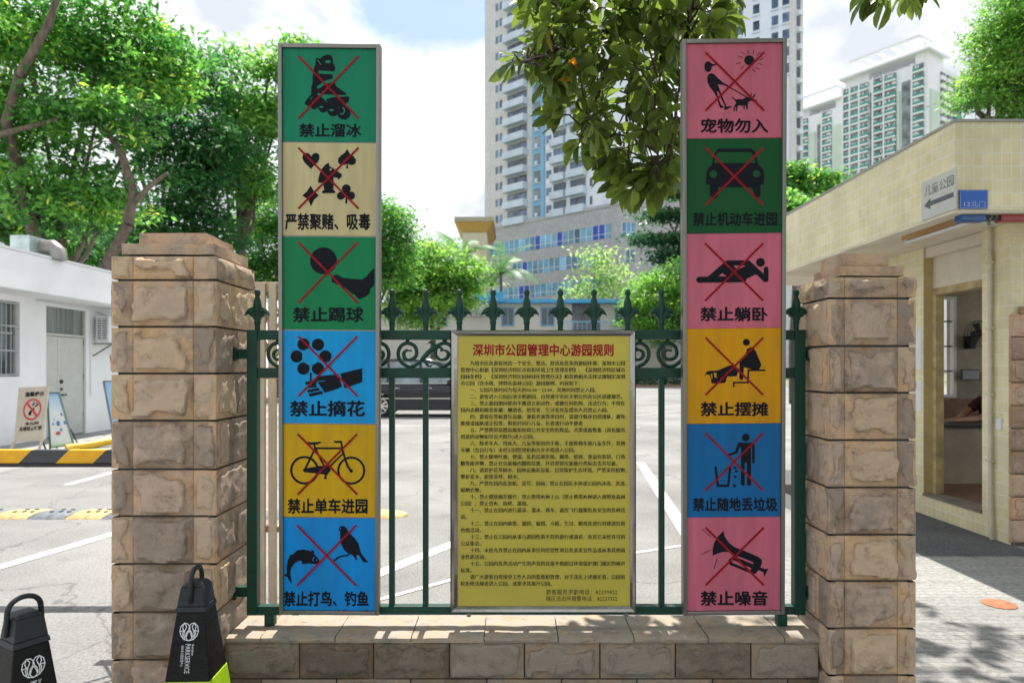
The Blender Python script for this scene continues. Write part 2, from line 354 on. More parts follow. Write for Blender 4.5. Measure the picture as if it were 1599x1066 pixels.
# ------------------------------------------------------------------ the two tall sign boards
def skate(k):
    k.shape([(305,112),(318,145),(325,120),(375,128),(415,95),(470,70),(530,80),(555,115),(562,195),(590,245),(585,315),(350,303),(340,325),(350,350),(560,362),(548,425),(440,450),(325,535),(322,562),(350,572),(440,510),(540,478),(585,492),(615,540),(690,595),(758,640),(750,662),(560,655),(430,650),(345,628),(325,645),(350,672),(400,700),(440,735),(485,768),(462,725),(530,700),(640,688),(790,683),(800,705),(785,765),(735,785),(730,840),(300,840),(255,850),(160,800),(145,775),(210,690),(243,650),(245,540),(262,510),(268,350),(280,290),(300,220),(312,170)], [ellipse(488,175,46,24)])
    k.circle(290,832,40).circle(415,850,66).circle(565,882,88).circle(720,922,97)
    k.circle(390,836,30,14,1).circle(540,884,34,16,1).line([(700,845),(728,870),(730,905),(708,935),(668,942)],18,1).line([(335,150),(360,185),(390,225)],14,1).line([(260,690),(235,730)],12,1)
def cards(k):
    k.shape([(258,382),(150,275),(122,210),(135,150),(190,128),(240,150),(262,190),(290,145),(340,128),(385,155),(392,215),(365,275),(310,320)])
    k.shape([(825,72),(865,140),(930,190),(962,235),(960,285),(925,318),(870,318),(835,300),(838,345),(845,372),(805,372),(815,345),(820,300),(780,320),(720,318),(685,280),(682,225),(720,180),(790,125)])
    k.shape([(250,645),(300,725),(382,798),(310,860),(256,965),(215,865),(122,798),(195,735)])
    k.circle(812,692,68).circle(725,805,60).circle(888,800,62).shape([(765,730),(860,730),(870,830),(750,830)]).shape([(805,820),(825,820),(830,922),(795,922)])
    k.shape([(540,285),(548,340),(640,395),(740,465),(742,500),(690,550),(672,520),(610,512),(608,550),(618,610),(605,700),(640,740),(630,762),(435,762),(432,738),(465,710),(455,640),(440,600),(370,598),(375,540),(395,460),(430,380),(485,315)], [ellipse(567,392,18)])
def ball(k):
    k.circle(438,360,203)
    k.shape([(563,610),(590,580),(640,565),(735,620),(870,632),(1020,645),(1085,600),(1150,520),(1206,475),(1206,735),(1150,775),(1135,850),(1075,905),(985,942),(940,910),(900,860),(880,865),(840,830),(780,780),(700,730),(620,710),(600,690),(565,690)])
def flower(k):
    for x, y in ((280,207),(500,212),(178,390),(612,390),(280,573),(498,573)): k.circle(x, y, 92)
    k.circle(390, 392, 128, m=1)
    k.shape([(378,635),(405,635),(405,800),(378,800)])
    k.shape([(415,750),(440,725),(520,688),(640,676),(805,660),(862,845),(790,880),(600,940),(575,890),(530,830),(480,790),(440,860),(400,860)])
    k.line([(310,795),(440,785)],40).line([(340,850),(480,838)],36).line([(345,918),(520,882)],42).line([(370,975),(570,932)],46)
    k.line([(480,772),(610,758)],10,1).line([(485,785),(530,840),(575,930)],12,1)
    k.shape([(838,650),(1170,570),(1168,775),(905,870)])
def bicycle(k):
    k.ring(295,617,216,34).ring(1003,622,212,32)
    k.shape([(330,190),(400,195),(545,185),(552,205),(480,230),(350,232)])
    k.line([(440,225),(460,290),(598,565)],26).line([(455,290),(300,612)],28).line([(460,285),(868,285)],28).line([(745,188),(862,188)],30).line([(850,185),(868,295)],28)
    k.line([(865,285),(915,460),(950,560),(1003,627)],30).line([(882,362),(680,560)],24)
    k.shape([(270,610),(290,590),(560,548),(680,560),(690,620),(640,690),(500,665),(290,645)]).line([(615,680),(612,740)],28).line([(592,738),(632,738)],20).circle(1003,627,25)
def wildlife(k):
    k.shape([(590,610),(560,660),(490,655),(420,650),(330,662),(318,610),(260,620),(190,680),(160,760),(150,830),(165,880),(172,950),(140,920),(110,860),(45,825),(60,812),(95,810),(95,700),(115,590),(140,555),(138,520),(180,515),(250,455),(340,438),(440,455),(475,475),(460,440),(510,455),(510,510),(560,560)])
    k.line([(512,545),(492,580),(490,615)],11,1).circle(548,598,11,m=1).line([(310,607),(220,645),(172,712),(152,790)],7,1)
    k.shape([(885,155),(880,125),(905,90),(945,80),(990,100),(1030,180),(1120,260),(1180,350),(1205,450),(1225,505),(1330,632),(1250,628),(1190,530),(1150,515),(1160,600),(1145,600),(1105,540),(1050,498),(1020,495),(960,440),(920,350),(905,280),(905,200),(900,150)])
    k.line([(1050,500),(1010,530),(930,535),(870,560),(812,612)],22).circle(907,125,9,m=1)
    for i in range(34):                                  # rust and grime creeping up the bottom edge
        x = 250 + i * 33 + random.uniform(-12, 12); h = random.uniform(6, 22) if 6 < i % 12 else random.uniform(3, 12)
        k.circle(x, 1378, random.uniform(14, 34), h * 1.5, m=2)
def dogwalk(k):
    k.circle(200,335,56,82).shape([(245,275),(275,300),(325,291),(332,303),(285,322),(255,332)])
    k.shape([(240,435),(285,445),(350,510),(425,575),(530,635),(525,655),(430,610),(345,600),(370,670),(420,800),(470,910),(480,940),(545,930),(557,942),(500,970),(455,992),(440,950),(455,930),(400,820),(360,720),(330,700),(350,800),(400,920),(440,940),(430,950),(385,962),(370,930),(330,800),(290,720),(220,630),(190,560),(185,500),(205,450)])
    k.line([(420,592),(540,655),(800,805)],14)
    k.shape([(560,790),(620,835),(650,825),(720,828),(770,800),(860,800),(900,830),(955,845),(900,856),(830,850),(800,880),(797,980),(780,980),(772,920),(752,920),(752,978),(735,978),(735,925),(650,920),(635,1000),(650,1007),(620,1007),(625,930),(600,960),(605,1004),(585,1004),(582,960),(625,880),(610,850),(556,802)])
    k.shape([(832,795),(860,718),(852,800)]).shape([(862,802),(922,730),(897,800)]).circle(820,238,74)
    for a, b in (((800,85),(810,145)),((890,95),(878,150)),((985,115),(940,165)),((1035,205),(975,235)),((955,285),(1020,310)),((920,335),(980,385)),((865,365),(905,420)),((745,320),(685,380)),((700,275),(620,295)),((725,200),(650,178)),((760,155),(700,115))): k.line([a, b], 8)
def motorcar(k):
    k.shape([(215,320),(225,240),(265,150),(310,98),(810,98),(860,150),(890,250),(910,335),(985,410),(1000,480),(995,630),(945,650),(945,810),(910,840),(860,830),(820,690),(300,680),(300,820),(265,855),(210,840),(180,800),(180,650),(120,640),(125,470),(150,400),(205,350)],
            [[(240,320),(255,230),(290,160),(320,150),(780,150),(820,175),(855,230),(865,320)], ellipse(232,485,58), ellipse(885,480,56)])
def lying(k):
    k.shape([(110,582),(245,580),(530,335),(870,335),(1090,540),(1090,470),(1100,440),(1125,428),(1155,440),(1162,480),(1160,640),(1130,668),(1090,655),(990,555),(960,550),(830,615),(815,665),(110,672),(75,655),(68,625),(80,595)], [[(630,412),(820,415),(690,480)], [(400,577),(462,525),(530,575)]]).circle(1040,365,66)
def stall(k):
    k.circle(730,158,52).shape([(790,232),(840,245),(880,310),(955,490),(950,520),(915,575),(820,570),(690,530),(685,700),(665,725),(640,725),(625,700),(628,470),(650,400),(720,340),(740,260)])
    k.line([(1020,580),(760,580),(755,765),(540,765),(540,834)],24)
    k.shape([(160,590),(290,585),(470,510),(540,500),(620,560),(580,668),(440,675),(410,770),(205,780),(180,650),(130,640),(90,672),(130,605)], [[(190,635),(215,632),(218,710),(205,712)], [(232,618),(275,610),(285,690),(252,695)]])
def litter(k):
    k.circle(720,143,58).shape([(605,218),(840,218),(855,240),(857,530),(820,532),(815,280),(800,280),(800,860),(785,870),(750,865),(740,850),(738,530),(720,515),(705,530),(705,860),(690,870),(655,865),(648,850),(650,290),(625,290),(595,380),(440,430),(430,400),(560,355)])
    k.line([(262,580),(298,870),(455,870),(488,575)],34)
    for x, y in ((558,600),(578,650),(560,735)): k.shape([(x-26,y),(x,y-24),(x+26,y),(x,y+24)])
    k.shape([(532,850),(570,850),(570,888),(532,888)])
def bugle(k):
    k.shape([(432,120),(450,200),(510,290),(590,360),(720,410),(960,510),(1010,550),(1015,600),(990,670),(1060,695),(1110,685),(1050,812),(1035,740),(960,710),(920,765),(880,770),(840,760),(530,630),(505,600),(515,550),(570,505),(600,500),(530,440),(430,435),(340,460),(270,492),(268,400),(290,300),(340,215)],
            [[(645,498),(880,590),(885,625),(640,522)], [(560,570),(590,560),(850,680),(850,705),(820,710),(560,597)]])
    for a, b in (((110,90),(245,210)),((240,405),(100,475)),((335,535),(288,690))): k.line([a, b], 8)

def paint(name, rgb): return mat(name, rgb, .5, var=.06, scale=2.2, spec=.18, bump=.0012, bscale=2.5, second=tuple(c*.74 + .008 for c in rgb), stretch=(7, 1, .8), detail=10)
PT = dict(teal=paint('teal_green_panel', (.003, .215, .115)), cream=paint('cream_panel', (.55, .48, .26)), green=paint('green_panel', (.003, .20, .075)),
          sky=paint('sky_blue_panel', (.003, .31, .70)), yellow=paint('yellow_panel', (.60, .36, .004)), blue=paint('blue_panel', (.003, .25, .68)),
          pink=paint('pink_panel', (.56, .135, .20)), dgreen=paint('dark_green_panel', (.003, .08, .022)), amber=paint('amber_panel', (.64, .30, .002)), navy=paint('deep_blue_panel', (.003, .13, .36)))
M['rust'] = mat('rust_and_grime', (.05, .025, .015), .9, var=.3, scale=60)

def sign_board(label, top, bottom, pxs, panels, inks):
    (tx0, tx1, ty, tY), (bx0, bx1, by, bY) = top, bottom
    T0, T1, B0, B1 = P(tx0, ty, tY), P(tx1, ty, tY), P(bx0, by, bY), P(bx1, by, bY)
    cb, ct = (B0 + B1) / 2, (T0 + T1) / 2
    root = thing('sign_board', label, 'sign', cb)
    upv = (ct - cb).normalized(); exv = Vector((1, 0, 0)); exv = (exv - upv * exv.dot(upv)).normalized(); front = Plane(cb, exv, upv); hh = (ct - cb).length; hw = ((T1 - T0).length + (B1 - B0).length) / 4
    q = lambda u, v, d: front.put(u, v, d)
    mb = MB(); fw = .0175
    def fb(u0, u1, v0, v1, d0=-.045, d1=0):
        mb.hexa([q(u0, v0, d0), q(u1, v0, d0), q(u1, v0, d1), q(u0, v0, d1)], [q(u0, v1, d0), q(u1, v1, d0), q(u1, v1, d1), q(u0, v1, d1)])
    fb(-hw, -hw + fw, 0, hh); fb(hw - fw, hw, 0, hh); fb(-hw + fw, hw - fw, 0, fw, -.045, -.0007); fb(-hw + fw, hw - fw, hh - fw, hh, -.045, -.0007)
    mb.build('frame', M['stainless'], root, bevel=.0025, smooth=True)
    mb = MB()
    def back(u0, u1, v0, v1, d0, d1): mb.hexa([q(u0, v0, d0), q(u1, v0, d0), q(u1, v0, d1), q(u0, v0, d1)], [q(u0, v1, d0), q(u1, v1, d0), q(u1, v1, d1), q(u0, v1, d1)])
    back(-hw + fw, hw - fw, fw, hh - fw, -.042, -.014); mb.build('backing', M['stainless'], root)
    mb = MB()                                            # straps that clamp the board to the rails behind
    for z in (.06, 1.09, 1.24):
        for sx in (-.14, .14): back(sx - .015, sx + .015, z - .02, z + .02, -.085, -.0455)
    mb.build('bracket', M['stainless'], root)
    face = Plane(front.put(0, 0, -.011), front.ex, front.ey)
    x0, x1 = pxs
    for i, (paintk, lab, draw, org, cross, cap, box) in enumerate(panels):
        y0, y1 = inks[i], inks[i + 1]
        mb = MB(); g = .35
        fr = [face.pt(x0, y0 + g), face.pt(x1, y0 + g), face.pt(x1, y1 - g), face.pt(x0, y1 - g)]
        # clip to the inside of the frame
        loc = [((p - face.o).dot(face.ex), (p - face.o).dot(face.ey)) for p in fr]
        u0, u1 = -hw + fw + .0008, hw - fw - .0008
        v1, v0 = min(loc[0][1], hh - fw - .001), max(loc[2][1], fw + .001)
        f2 = lambda u, v, d: face.put(u, v, d)
        mb.hexa([f2(u0, v0, -.002), f2(u1, v0, -.002), f2(u1, v0, 0), f2(u0, v0, 0)], [f2(u0, v1, -.002), f2(u1, v1, -.002), f2(u1, v1, 0), f2(u0, v1, 0)])
        pn = mb.build('panel', PT[paintk], root, label=lab)
        k = Ink(face, *org); draw(k); k.mb.build('pictogram', [M['ink'], PT[paintk], M['rust']], pn)
        c = Ink(face, 0, 0, 1, k.d + .0004); a0, b0, a1, b1 = cross
        c.line([(a0, b0), (a1, b1)], 3.05).line([(a1, b0), (a0, b1)], 3.05); c.mb.build('cross', M['red_ink'], pn)
        mb = MB(); text_px(mb, face, cap, box, .03); mb.build('lettering', M['ink'], pn)
    return root
sign_board('tall stack of six pictogram panels topped by a roller skate, frame of brushed steel', (433, 594, 68, 2.97), (436, 591, 960, 3.06), (440, 586), [
    ('teal', 'teal green panel with a crossed out roller skate', skate, (460, 78, 9.351), (466, 88, 560, 185.5), '禁止溜冰', (467, 193, 564.5, 214.5)),
    ('cream', 'cream panel with crossed out playing card suits and chess knight', cards, (460, 226, 10.057), (466, 231, 560, 326), '严禁聚赌、吸毒', (445, 333, 578.5, 359.5)),
    ('green', 'green panel with a crossed out foot kicking a ball', ball, (460, 370, 9.69), (465.5, 378, 559, 473), '禁止踢球', (457, 479, 568, 503)),
    ('sky', 'sky blue panel with a crossed out hand picking a flower', flower, (445, 516, 9.69), (466, 524.5, 558.7, 618.5), '禁止摘花', (452.5, 625, 570, 650)),
    ('yellow', 'yellow panel with a crossed out bicycle', bicycle, (445, 670, 9.69), (465, 677, 558, 771.5), '禁止单车进园', (449, 777.5, 574, 801.5)),
    ('blue', 'blue panel with a crossed out fish and bird', wildlife, (438, 812, 9.69), (464, 819, 556.8, 913.5), '禁止打鸟、钓鱼', (443, 922, 575.5, 946))],
    (74, 222.5, 369, 515.5, 661.5, 807.5, 957))
sign_board('tall stack of six pictogram panels topped by a pink dog walking panel, steel frame', (1066, 1229, 60, 2.97), (1067, 1226, 960, 3.06), (1072, 1222), [
    ('pink', 'pink panel with a crossed out person walking a dog', dogwalk, (1085, 70, 9.69), (1101.5, 82.5, 1192.6, 173), '宠物勿入', (1093.5, 185, 1199.5, 208)),
    ('dgreen', 'dark green panel with a crossed out motor car', motorcar, (1090, 222, 9.69), (1101.5, 231, 1191.7, 320.5), '禁止机动车进园', (1081.5, 331, 1213.6, 353)),
    ('pink', 'pink panel with a crossed out lying person', lying, (1080, 372, 9.69), (1101, 380, 1191.6, 469.5), '禁止躺卧', (1093, 479, 1199, 501.5)),
    ('amber', 'amber panel with a crossed out street seller', stall, (1090, 518, 9.69), (1101.4, 527, 1191.8, 616.5), '禁止摆摊', (1093.6, 627, 1200, 649.5)),
    ('navy', 'deep blue panel with a crossed out person dropping litter', litter, (1090, 668, 9.69), (1101.6, 676, 1191.3, 765.5), '禁止随地丢垃圾', (1081.5, 776, 1214, 797.8)),
    ('pink', 'pink panel with a crossed out bugle', bugle, (1085, 816, 9.69), (1101.7, 823, 1192.5, 913), '禁止噪音', (1093.5, 921.5, 1199, 945))],
    (66, 216, 364.6, 512.5, 661, 807, 957))

# ------------------------------------------------------------------ the yellow notice board of park rules
NY = 3.045
nb = thing('notice_board', 'yellow board of printed park rules in a polished steel frame on the green fence', 'notice board', P(848, 958, NY))
pl = Plane(P(848, 957, NY), (1, 0, 0), (0, 0, 1))
c = lambda px, py, d=0: pl.pt(px, py, d)
mb = MB(); outer = [(703, 516), (993.5, 516), (993.5, 957), (703, 957)]; mid = [(705, 518), (991.5, 518), (991.5, 955), (705, 955)]; inner = [(714, 524), (984.5, 524), (984.5, 947), (714, 947)]
rings = [[c(*p, -.03) for p in outer], [c(*p, -.006) for p in outer], [c(*p, 0) for p in mid], [c(x, y, -.002) for x, y in [(709, 521), (988, 521), (988, 951), (709, 951)]], [c(*p, -.008) for p in inner], [c(*p, -.02) for p in inner]]
vs = [p for r_ in rings for p in r_]; fs = [(i*4+j, i*4+(j+1) % 4, (i+1)*4+(j+1) % 4, (i+1)*4+j) for i in range(5) for j in range(4)]
mb.add(vs, fs); mb.build('frame', M['mirror'], nb)
mb = MB(); a, b = c(704, 956), c(992, 517)
mb.box(a.x, b.x, NY + .0205, NY + .03, a.z, b.z); mb.build('backing', M['stainless'], nb)
M['notice_yellow'] = mat('faded_yellow_print', (.50, .415, .055), .3, var=.08, scale=2.2, second=(.43, .36, .06), spec=.35)
a, b = c(713.5, 947.5, -.0125), c(985, 523.5, -.0125)
mb = MB(); mb.box(a.x, b.x, NY + .0125, NY + .0195, a.z, b.z); pn = mb.build('panel', M['notice_yellow'], nb)
np_ = Plane(P(848, 957, NY + .0125), (1, 0, 0), (0, 0, 1))
mb = MB(); text_px(mb, np_, '深圳市公园管理中心游园规则', (738, 536.5, 958, 556), .028, .001, res=2); mb.build('title_lettering', M['red_ink'], pn)
RULES = '''　　为给市民及游客创造一个安全、整洁、舒适及优美的游园环境，深圳市公园
管理中心根据《深圳经济特区市容和环境卫生管理条例》、《深圳经济特区城市
园林条例》、《深圳经济特区园林绿化管理办法》和其他相关法律法规制定深圳
市公园（含市政、郊野及森林公园）游园规则，内容如下：
　　一、公园开放时间为每天的06:00－23:00，其他时间禁止入园。
　　二、游客进入公园后须文明游园，自觉遵守市民文明公约及公民道德规范。
　　三、禁止游园期间使用不雅语言和动作，或做任何危险、违法行为；不得在
园内赤膊和随意卧躺；酗酒者、拾荒者、乞讨者及乱摆卖人员禁止入园。
　　四、游客在等候游乐设施、观看表演等项目时，请遵守秩序自觉排队，避免
推撞或插队或让位等，照看好同行儿童、长者或行动不便者
　　五、严禁携带易燃易爆和妨碍公共安全的危险品、犬类或畜牧畜（具有服务
用途的动物如导盲犬除外)进入公园。
　　六、除老年人、残疾人、儿童等使用的手推、手摇轮椅车和儿童车外，其他
车辆（含自行车）未经公园管理机构允许不得进入公园。
　　七、禁止随地吐痰、便溺、乱扔瓜果皮核、烟蒂、纸屑、食品包装袋、口香
糖等废弃物，禁止在垃圾桶内翻捡垃圾，并自觉按垃圾桶分类标志丢弃垃圾。
　　八、请爱护花草树木、园林设施及设备，自觉保护生态环境，严禁采挖植物、
攀折花木、损毁草坪、树木。
　　九、严禁在园内乱张贴、涂写、刻画；禁止在园区水体或公园内沐浴、洗涤、
晾晒衣物。
　　十、禁止燃放烟花爆竹；禁止携带火种上山（禁止携带火种进入郊野及森林
公园）；禁止营火、烧烤、露宿。
　　十一、禁止在园内进行游泳、溜冰、赛车、遥控飞行器聚危及安全的各种活
动。
　　十二、禁止在园内砍柴、捕捞、偷猎、斗殴、乞讨、嬉戏及进行封建迷信和
色情活动。
　　十三、禁止在公园内从事与游园性质不符的游行或演说，及其它未经许可的
公众集会。
　　十四、未经允许禁止在园内从事任何经营性项目及派发宣传品或从事其他商
业性质活动。
　　十五、公园内各类活动产生的声音的音量不得超过环境保护部门规定的噪声
标准。
　　请广大游客自觉接受工作人员的监督和管理，对于违反上述规定者，公园有
权拒绝违规者进入公园，或要求其离开公园。'''.split('\n')
M['faded_ink'] = mat('faded_ink', (.014, .014, .012), .6, var=.5, scale=2.6, second=(.075, .068, .03), spec=.1)
mb = MB()
for i, s in enumerate(RULES):
    v, f = text2d(s, 0, 1)
    y = 570 + 10.41 * i; em = 7.35; ind = 0
    n = len(s); full = 254 if s.startswith('　') or n >= 32 else None
    wid = n * em if n < 34 else 255.5
    wmax = v[:, 0].max() if len(v) else 1
    scale_x = min(em, (978 - 719) / wmax) if n > 33 else em
    px = 719 + v[:, 0] * scale_x; py = y - v[:, 1] * 8.0
    for e, o_ in enumerate((0, .42)): mb.add([np_.pt(p + o_, q, .0008 + e * .0001) for p, q in zip(px, py)], f)
for s, y in (('游客服务求助电话：82239822', 923.5), ('辖区派出所报警电话：82237352', 933.8)):
    text_px(mb, np_, s, (852.5, y - 4.2, 964, y + 4.2), .006, .0008, res=1)
mb.build('lettering', M['faded_ink'], pn)
M['chrome'] = mat('chrome', (.7, .7, .7), .12, 1, var=.03)
for px in (732, 978):
    mb = MB(); a = c(px - 3, 963); b = c(px + 3, 957.2); mb.box(a.x, b.x, NY, NY + .03, a.z, b.z); mb.build('bracket', M['stainless'], nb, bevel=.001)
# ------------------------------------------------------------------ rock faced stone pillars and the low wall
def stonemat(name, a, b, c3, bump=.016):
    m = bpy.data.materials.new(name); m.use_nodes = True; nt = m.node_tree; L = nt.links
    bs = nt.nodes['Principled BSDF']; bs.inputs['Roughness'].default_value = .85; bs.inputs['Specular IOR Level'].default_value = .25
    t = nd(nt, 'ShaderNodeTexCoord'); g = nd(nt, 'ShaderNodeNewGeometry')
    n = nd(nt, 'ShaderNodeTexNoise', Scale=9, Detail=10, Roughness=.72, Distortion=.3); L.new(t.outputs['Object'], n.inputs['Vector'])
    ad = nd(nt, 'ShaderNodeMath', operation='MULTIPLY_ADD'); ad.inputs[1].default_value = .72; L.new(g.outputs['Random Per Island'], ad.inputs[0])
    s2 = nd(nt, 'ShaderNodeMath', operation='ADD'); s2.inputs[1].default_value = -.36; L.new(n.outputs['Fac'], s2.inputs[0]); L.new(s2.outputs[0], ad.inputs[2])
    r = nd(nt, 'ShaderNodeValToRGB'); e = r.color_ramp.elements; e[0].position = .28; e[0].color = (*a, 1); e[1].position = .78; e[1].color = (*c3, 1); x = e.new(.52); x.color = (*b, 1)
    L.new(ad.outputs[0], r.inputs['Fac'])
    n3 = nd(nt, 'ShaderNodeTexNoise', Scale=14, Detail=12, Roughness=.78); n3.inputs['Distortion'].default_value = .3; L.new(t.outputs['Object'], n3.inputs['Vector'])
    st = nd(nt, 'ShaderNodeMapRange'); st.inputs['From Min'].default_value = .52; st.inputs['From Max'].default_value = .68; st.inputs['To Min'].default_value = 1; st.inputs['To Max'].default_value = .55; L.new(n3.outputs['Fac'], st.inputs['Value'])
    mx = nd(nt, 'ShaderNodeMix', data_type='RGBA', blend_type='MULTIPLY'); mx.inputs['Factor'].default_value = 1; L.new(r.outputs['Color'], mx.inputs['A']); L.new(st.outputs[0], mx.inputs['B'])
    # tooled margins are warmer than the split plateau, and dirt and shade are painted dark on the broken step between them
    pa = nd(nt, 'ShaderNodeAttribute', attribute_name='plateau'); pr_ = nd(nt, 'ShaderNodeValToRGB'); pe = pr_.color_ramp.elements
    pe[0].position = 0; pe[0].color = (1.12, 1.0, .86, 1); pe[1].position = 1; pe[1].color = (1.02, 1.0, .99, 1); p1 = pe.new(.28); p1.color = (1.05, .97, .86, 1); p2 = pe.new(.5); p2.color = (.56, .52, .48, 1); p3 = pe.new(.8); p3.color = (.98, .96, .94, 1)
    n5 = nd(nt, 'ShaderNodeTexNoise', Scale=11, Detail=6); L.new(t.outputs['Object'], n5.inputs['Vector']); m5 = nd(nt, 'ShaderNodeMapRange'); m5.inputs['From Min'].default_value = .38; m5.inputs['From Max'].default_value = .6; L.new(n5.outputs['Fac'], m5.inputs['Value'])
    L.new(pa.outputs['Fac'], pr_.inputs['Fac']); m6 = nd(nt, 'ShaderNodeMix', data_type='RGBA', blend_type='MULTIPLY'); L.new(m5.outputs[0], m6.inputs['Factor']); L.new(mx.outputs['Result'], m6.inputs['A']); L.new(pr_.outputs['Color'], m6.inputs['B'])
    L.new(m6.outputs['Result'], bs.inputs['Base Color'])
    n2 = nd(nt, 'ShaderNodeTexNoise', Scale=22, Detail=12, Roughness=.75); L.new(t.outputs['Object'], n2.inputs['Vector'])
    bp = nd(nt, 'ShaderNodeBump', Strength=1, Distance=bump); L.new(n2.outputs['Fac'], bp.inputs['Height']); L.new(bp.outputs[0], bs.inputs['Normal'])
    return m
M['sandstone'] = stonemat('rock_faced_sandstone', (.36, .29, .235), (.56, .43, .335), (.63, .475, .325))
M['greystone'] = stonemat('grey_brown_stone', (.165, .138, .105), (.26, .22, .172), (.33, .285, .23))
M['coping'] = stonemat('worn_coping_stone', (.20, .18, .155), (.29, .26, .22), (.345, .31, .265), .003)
M['mortar'] = mat('dark_mortar', (.12, .108, .095), .95, var=.25, scale=20, bump=.003)

def rock(mb, o, u, v, n, w, h, amp, seed, cell=.010, back=.03):
    """one block: a face of broken stone rising from its edges, with its four sides turned back to the mortar"""
    o, u, v, n = Vector(o), Vector(u), Vector(v), Vector(n); nx, ny = max(4, int(w / cell)), max(4, int(h / cell)); b = len(mb.v)
    rr = random.Random(seed); ex = [rr.uniform(.02, .045) for _ in range(4)]; sl = (rr.uniform(-1, 1), rr.uniform(-1, 1))
    vs = []
    for j in range(ny + 1):
        for i in range(nx + 1):
            x, y = w * i / nx, h * j / ny; q = Vector((x * 9 + seed * 3.7, y * 9, seed * 1.3))
            e = min((x - .004) / ex[0], (w - .004 - x) / ex[1], (y - .004) / ex[2], (h - .004 - y) / ex[3]) - .35 + .9 * noise.noise(q) + .5 * noise.noise(q * 2.7)
            s = max(0, min(1, e * 2.2)); s = s * s * (3 - 2 * s)
            edge = i in (0, nx) or j in (0, ny)
            d = 0 if edge else amp * (.25 * min(1, min(x, w - x, y, h - y) / .012) + .75 * s * (1 + .35 * noise.noise(q * .7 + Vector((5, 1, 2)))) + .22 * noise.noise(q * 2.5) + .10 * noise.noise(q * 6)
                 + .3 * s * (sl[0] * (x / w - .5) + sl[1] * (y / h - .5)))
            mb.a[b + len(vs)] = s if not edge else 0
            vs.append(o + u * x + v * y + n * d)
    fs = [(j*(nx+1)+i, j*(nx+1)+i+1, (j+1)*(nx+1)+i+1, (j+1)*(nx+1)+i) for j in range(ny) for i in range(nx)]
    k = len(vs)
    per = [i for i in range(nx + 1)] + [j*(nx+1)+nx for j in range(1, ny + 1)] + [ny*(nx+1)+i for i in range(nx - 1, -1, -1)] + [j*(nx+1) for j in range(ny - 1, 0, -1)]
    vs += [vs[i] - n * back for i in per]; m = len(per)
    fs += [(per[i], k + i, k + (i + 1) % m, per[(i + 1) % m]) for i in range(m)]
    mb.add(vs, fs)

def pillar(label, x0, x1, y0, y1, ztop, joints, splits, side, caps):
    """joints: heights of the mortar joints; splits: block widths across the front; side: the x face that shows"""
    root = thing('gate_pillar', label, 'pillar', ((x0 + x1) / 2, (y0 + y1) / 2, 0))
    mb = MB(); g = .02; mb.box(x0 + g, x1 - g, y0 + g, y1 - g, 0, ztop - .004); mb.build('mortar_core', M['mortar'], root)
    mb = MB(); zs = [0] + joints; sd = int(abs(x0 * 1000)) % 97; gp = .0048
    for k in range(len(zs) - 1):
        za, zb = zs[k] + gp, zs[k + 1] - gp
        if zb - za < .02: continue
        x = x0
        for i, w in enumerate(splits):
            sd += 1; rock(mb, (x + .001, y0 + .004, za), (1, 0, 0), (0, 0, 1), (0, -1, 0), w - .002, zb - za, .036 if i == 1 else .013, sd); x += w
        for xs, nn, uu in ((x1, 1, 1), (x0, -1, -1)):
            cut = y0 + (y1 - y0) * random.choice((.3, .62, 1.0, .45)); ys = [y0, cut, y1] if cut < y1 - .05 else [y0, y1]
            for p, q_ in zip(ys, ys[1:]):
                sd += 1; a = p if uu > 0 else q_
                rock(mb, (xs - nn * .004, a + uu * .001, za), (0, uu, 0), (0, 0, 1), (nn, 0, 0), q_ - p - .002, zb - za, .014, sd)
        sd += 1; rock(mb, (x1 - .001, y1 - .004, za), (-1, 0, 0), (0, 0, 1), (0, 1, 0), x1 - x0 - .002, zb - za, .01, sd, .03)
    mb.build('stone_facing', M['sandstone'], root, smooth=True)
    for (a0, a1, b0, b1, c0, c1) in caps:
        mb = MB(); nx, ny, nz = 14, 12, 4
        bm = bmesh.new(); bmesh.ops.create_cube(bm, size=1)
        bmesh.ops.subdivide_edges(bm, edges=bm.edges, cuts=9, use_grid_fill=True)
        for v in bm.verts:
            p = Vector(((a0 + a1) / 2 + v.co.x * (a1 - a0), (b0 + b1) / 2 + v.co.y * (b1 - b0), (c0 + c1) / 2 + v.co.z * (c1 - c0)))
            q = p * 8; p += Vector((noise.noise(q), noise.noise(q + Vector((9, 0, 0))), .5 * noise.noise(q + Vector((0, 7, 0))))) * .0045; v.co = p
        me = bpy.data.meshes.new('capstone'); bm.to_mesh(me); bm.free(); me.materials.append(M['sandstone']); link('capstone', me, root)
    return root
def zj(py, Y=2.92): return H + (HY - py) * Y / F
LJ = [zj(1106), zj(1030), zj(956), zj(880.5), zj(806), zj(732.6), zj(656.6), zj(583), zj(510), zj(437), zj(398.5)]
LJ = [zj(1106 + 75 * k) for k in (5, 4, 3, 2, 1) if zj(1106 + 75 * k) > .05] + LJ
X = lambda px, Y: (px - CX) * Y / F
pillar('tall sandstone gate pillar behind the lime banded black cone', X(173, 2.92), X(338, 2.92), 2.92, 3.36, LJ[-1], LJ, (.093, .258, .101), 1,
       [(X(191, 2.95), X(334, 2.95), 2.945, 3.33, zj(397.5, 2.95), zj(380.5, 2.95)), (X(218, 2.98), X(321, 2.98), 2.98, 3.27, zj(380, 2.98), zj(364, 2.98))])
RJ = [zj(1127.5), zj(1054), zj(981), zj(907), zj(834.6), zj(761), zj(687), zj(613), zj(540), zj(465.5), zj(431)]
RJ = [zj(1127.5 + 74 * k) for k in (5, 4, 3, 2, 1) if zj(1127.5 + 74 * k) > .05] + RJ
wR = X(1431, 2.92) - X(1293, 2.92)
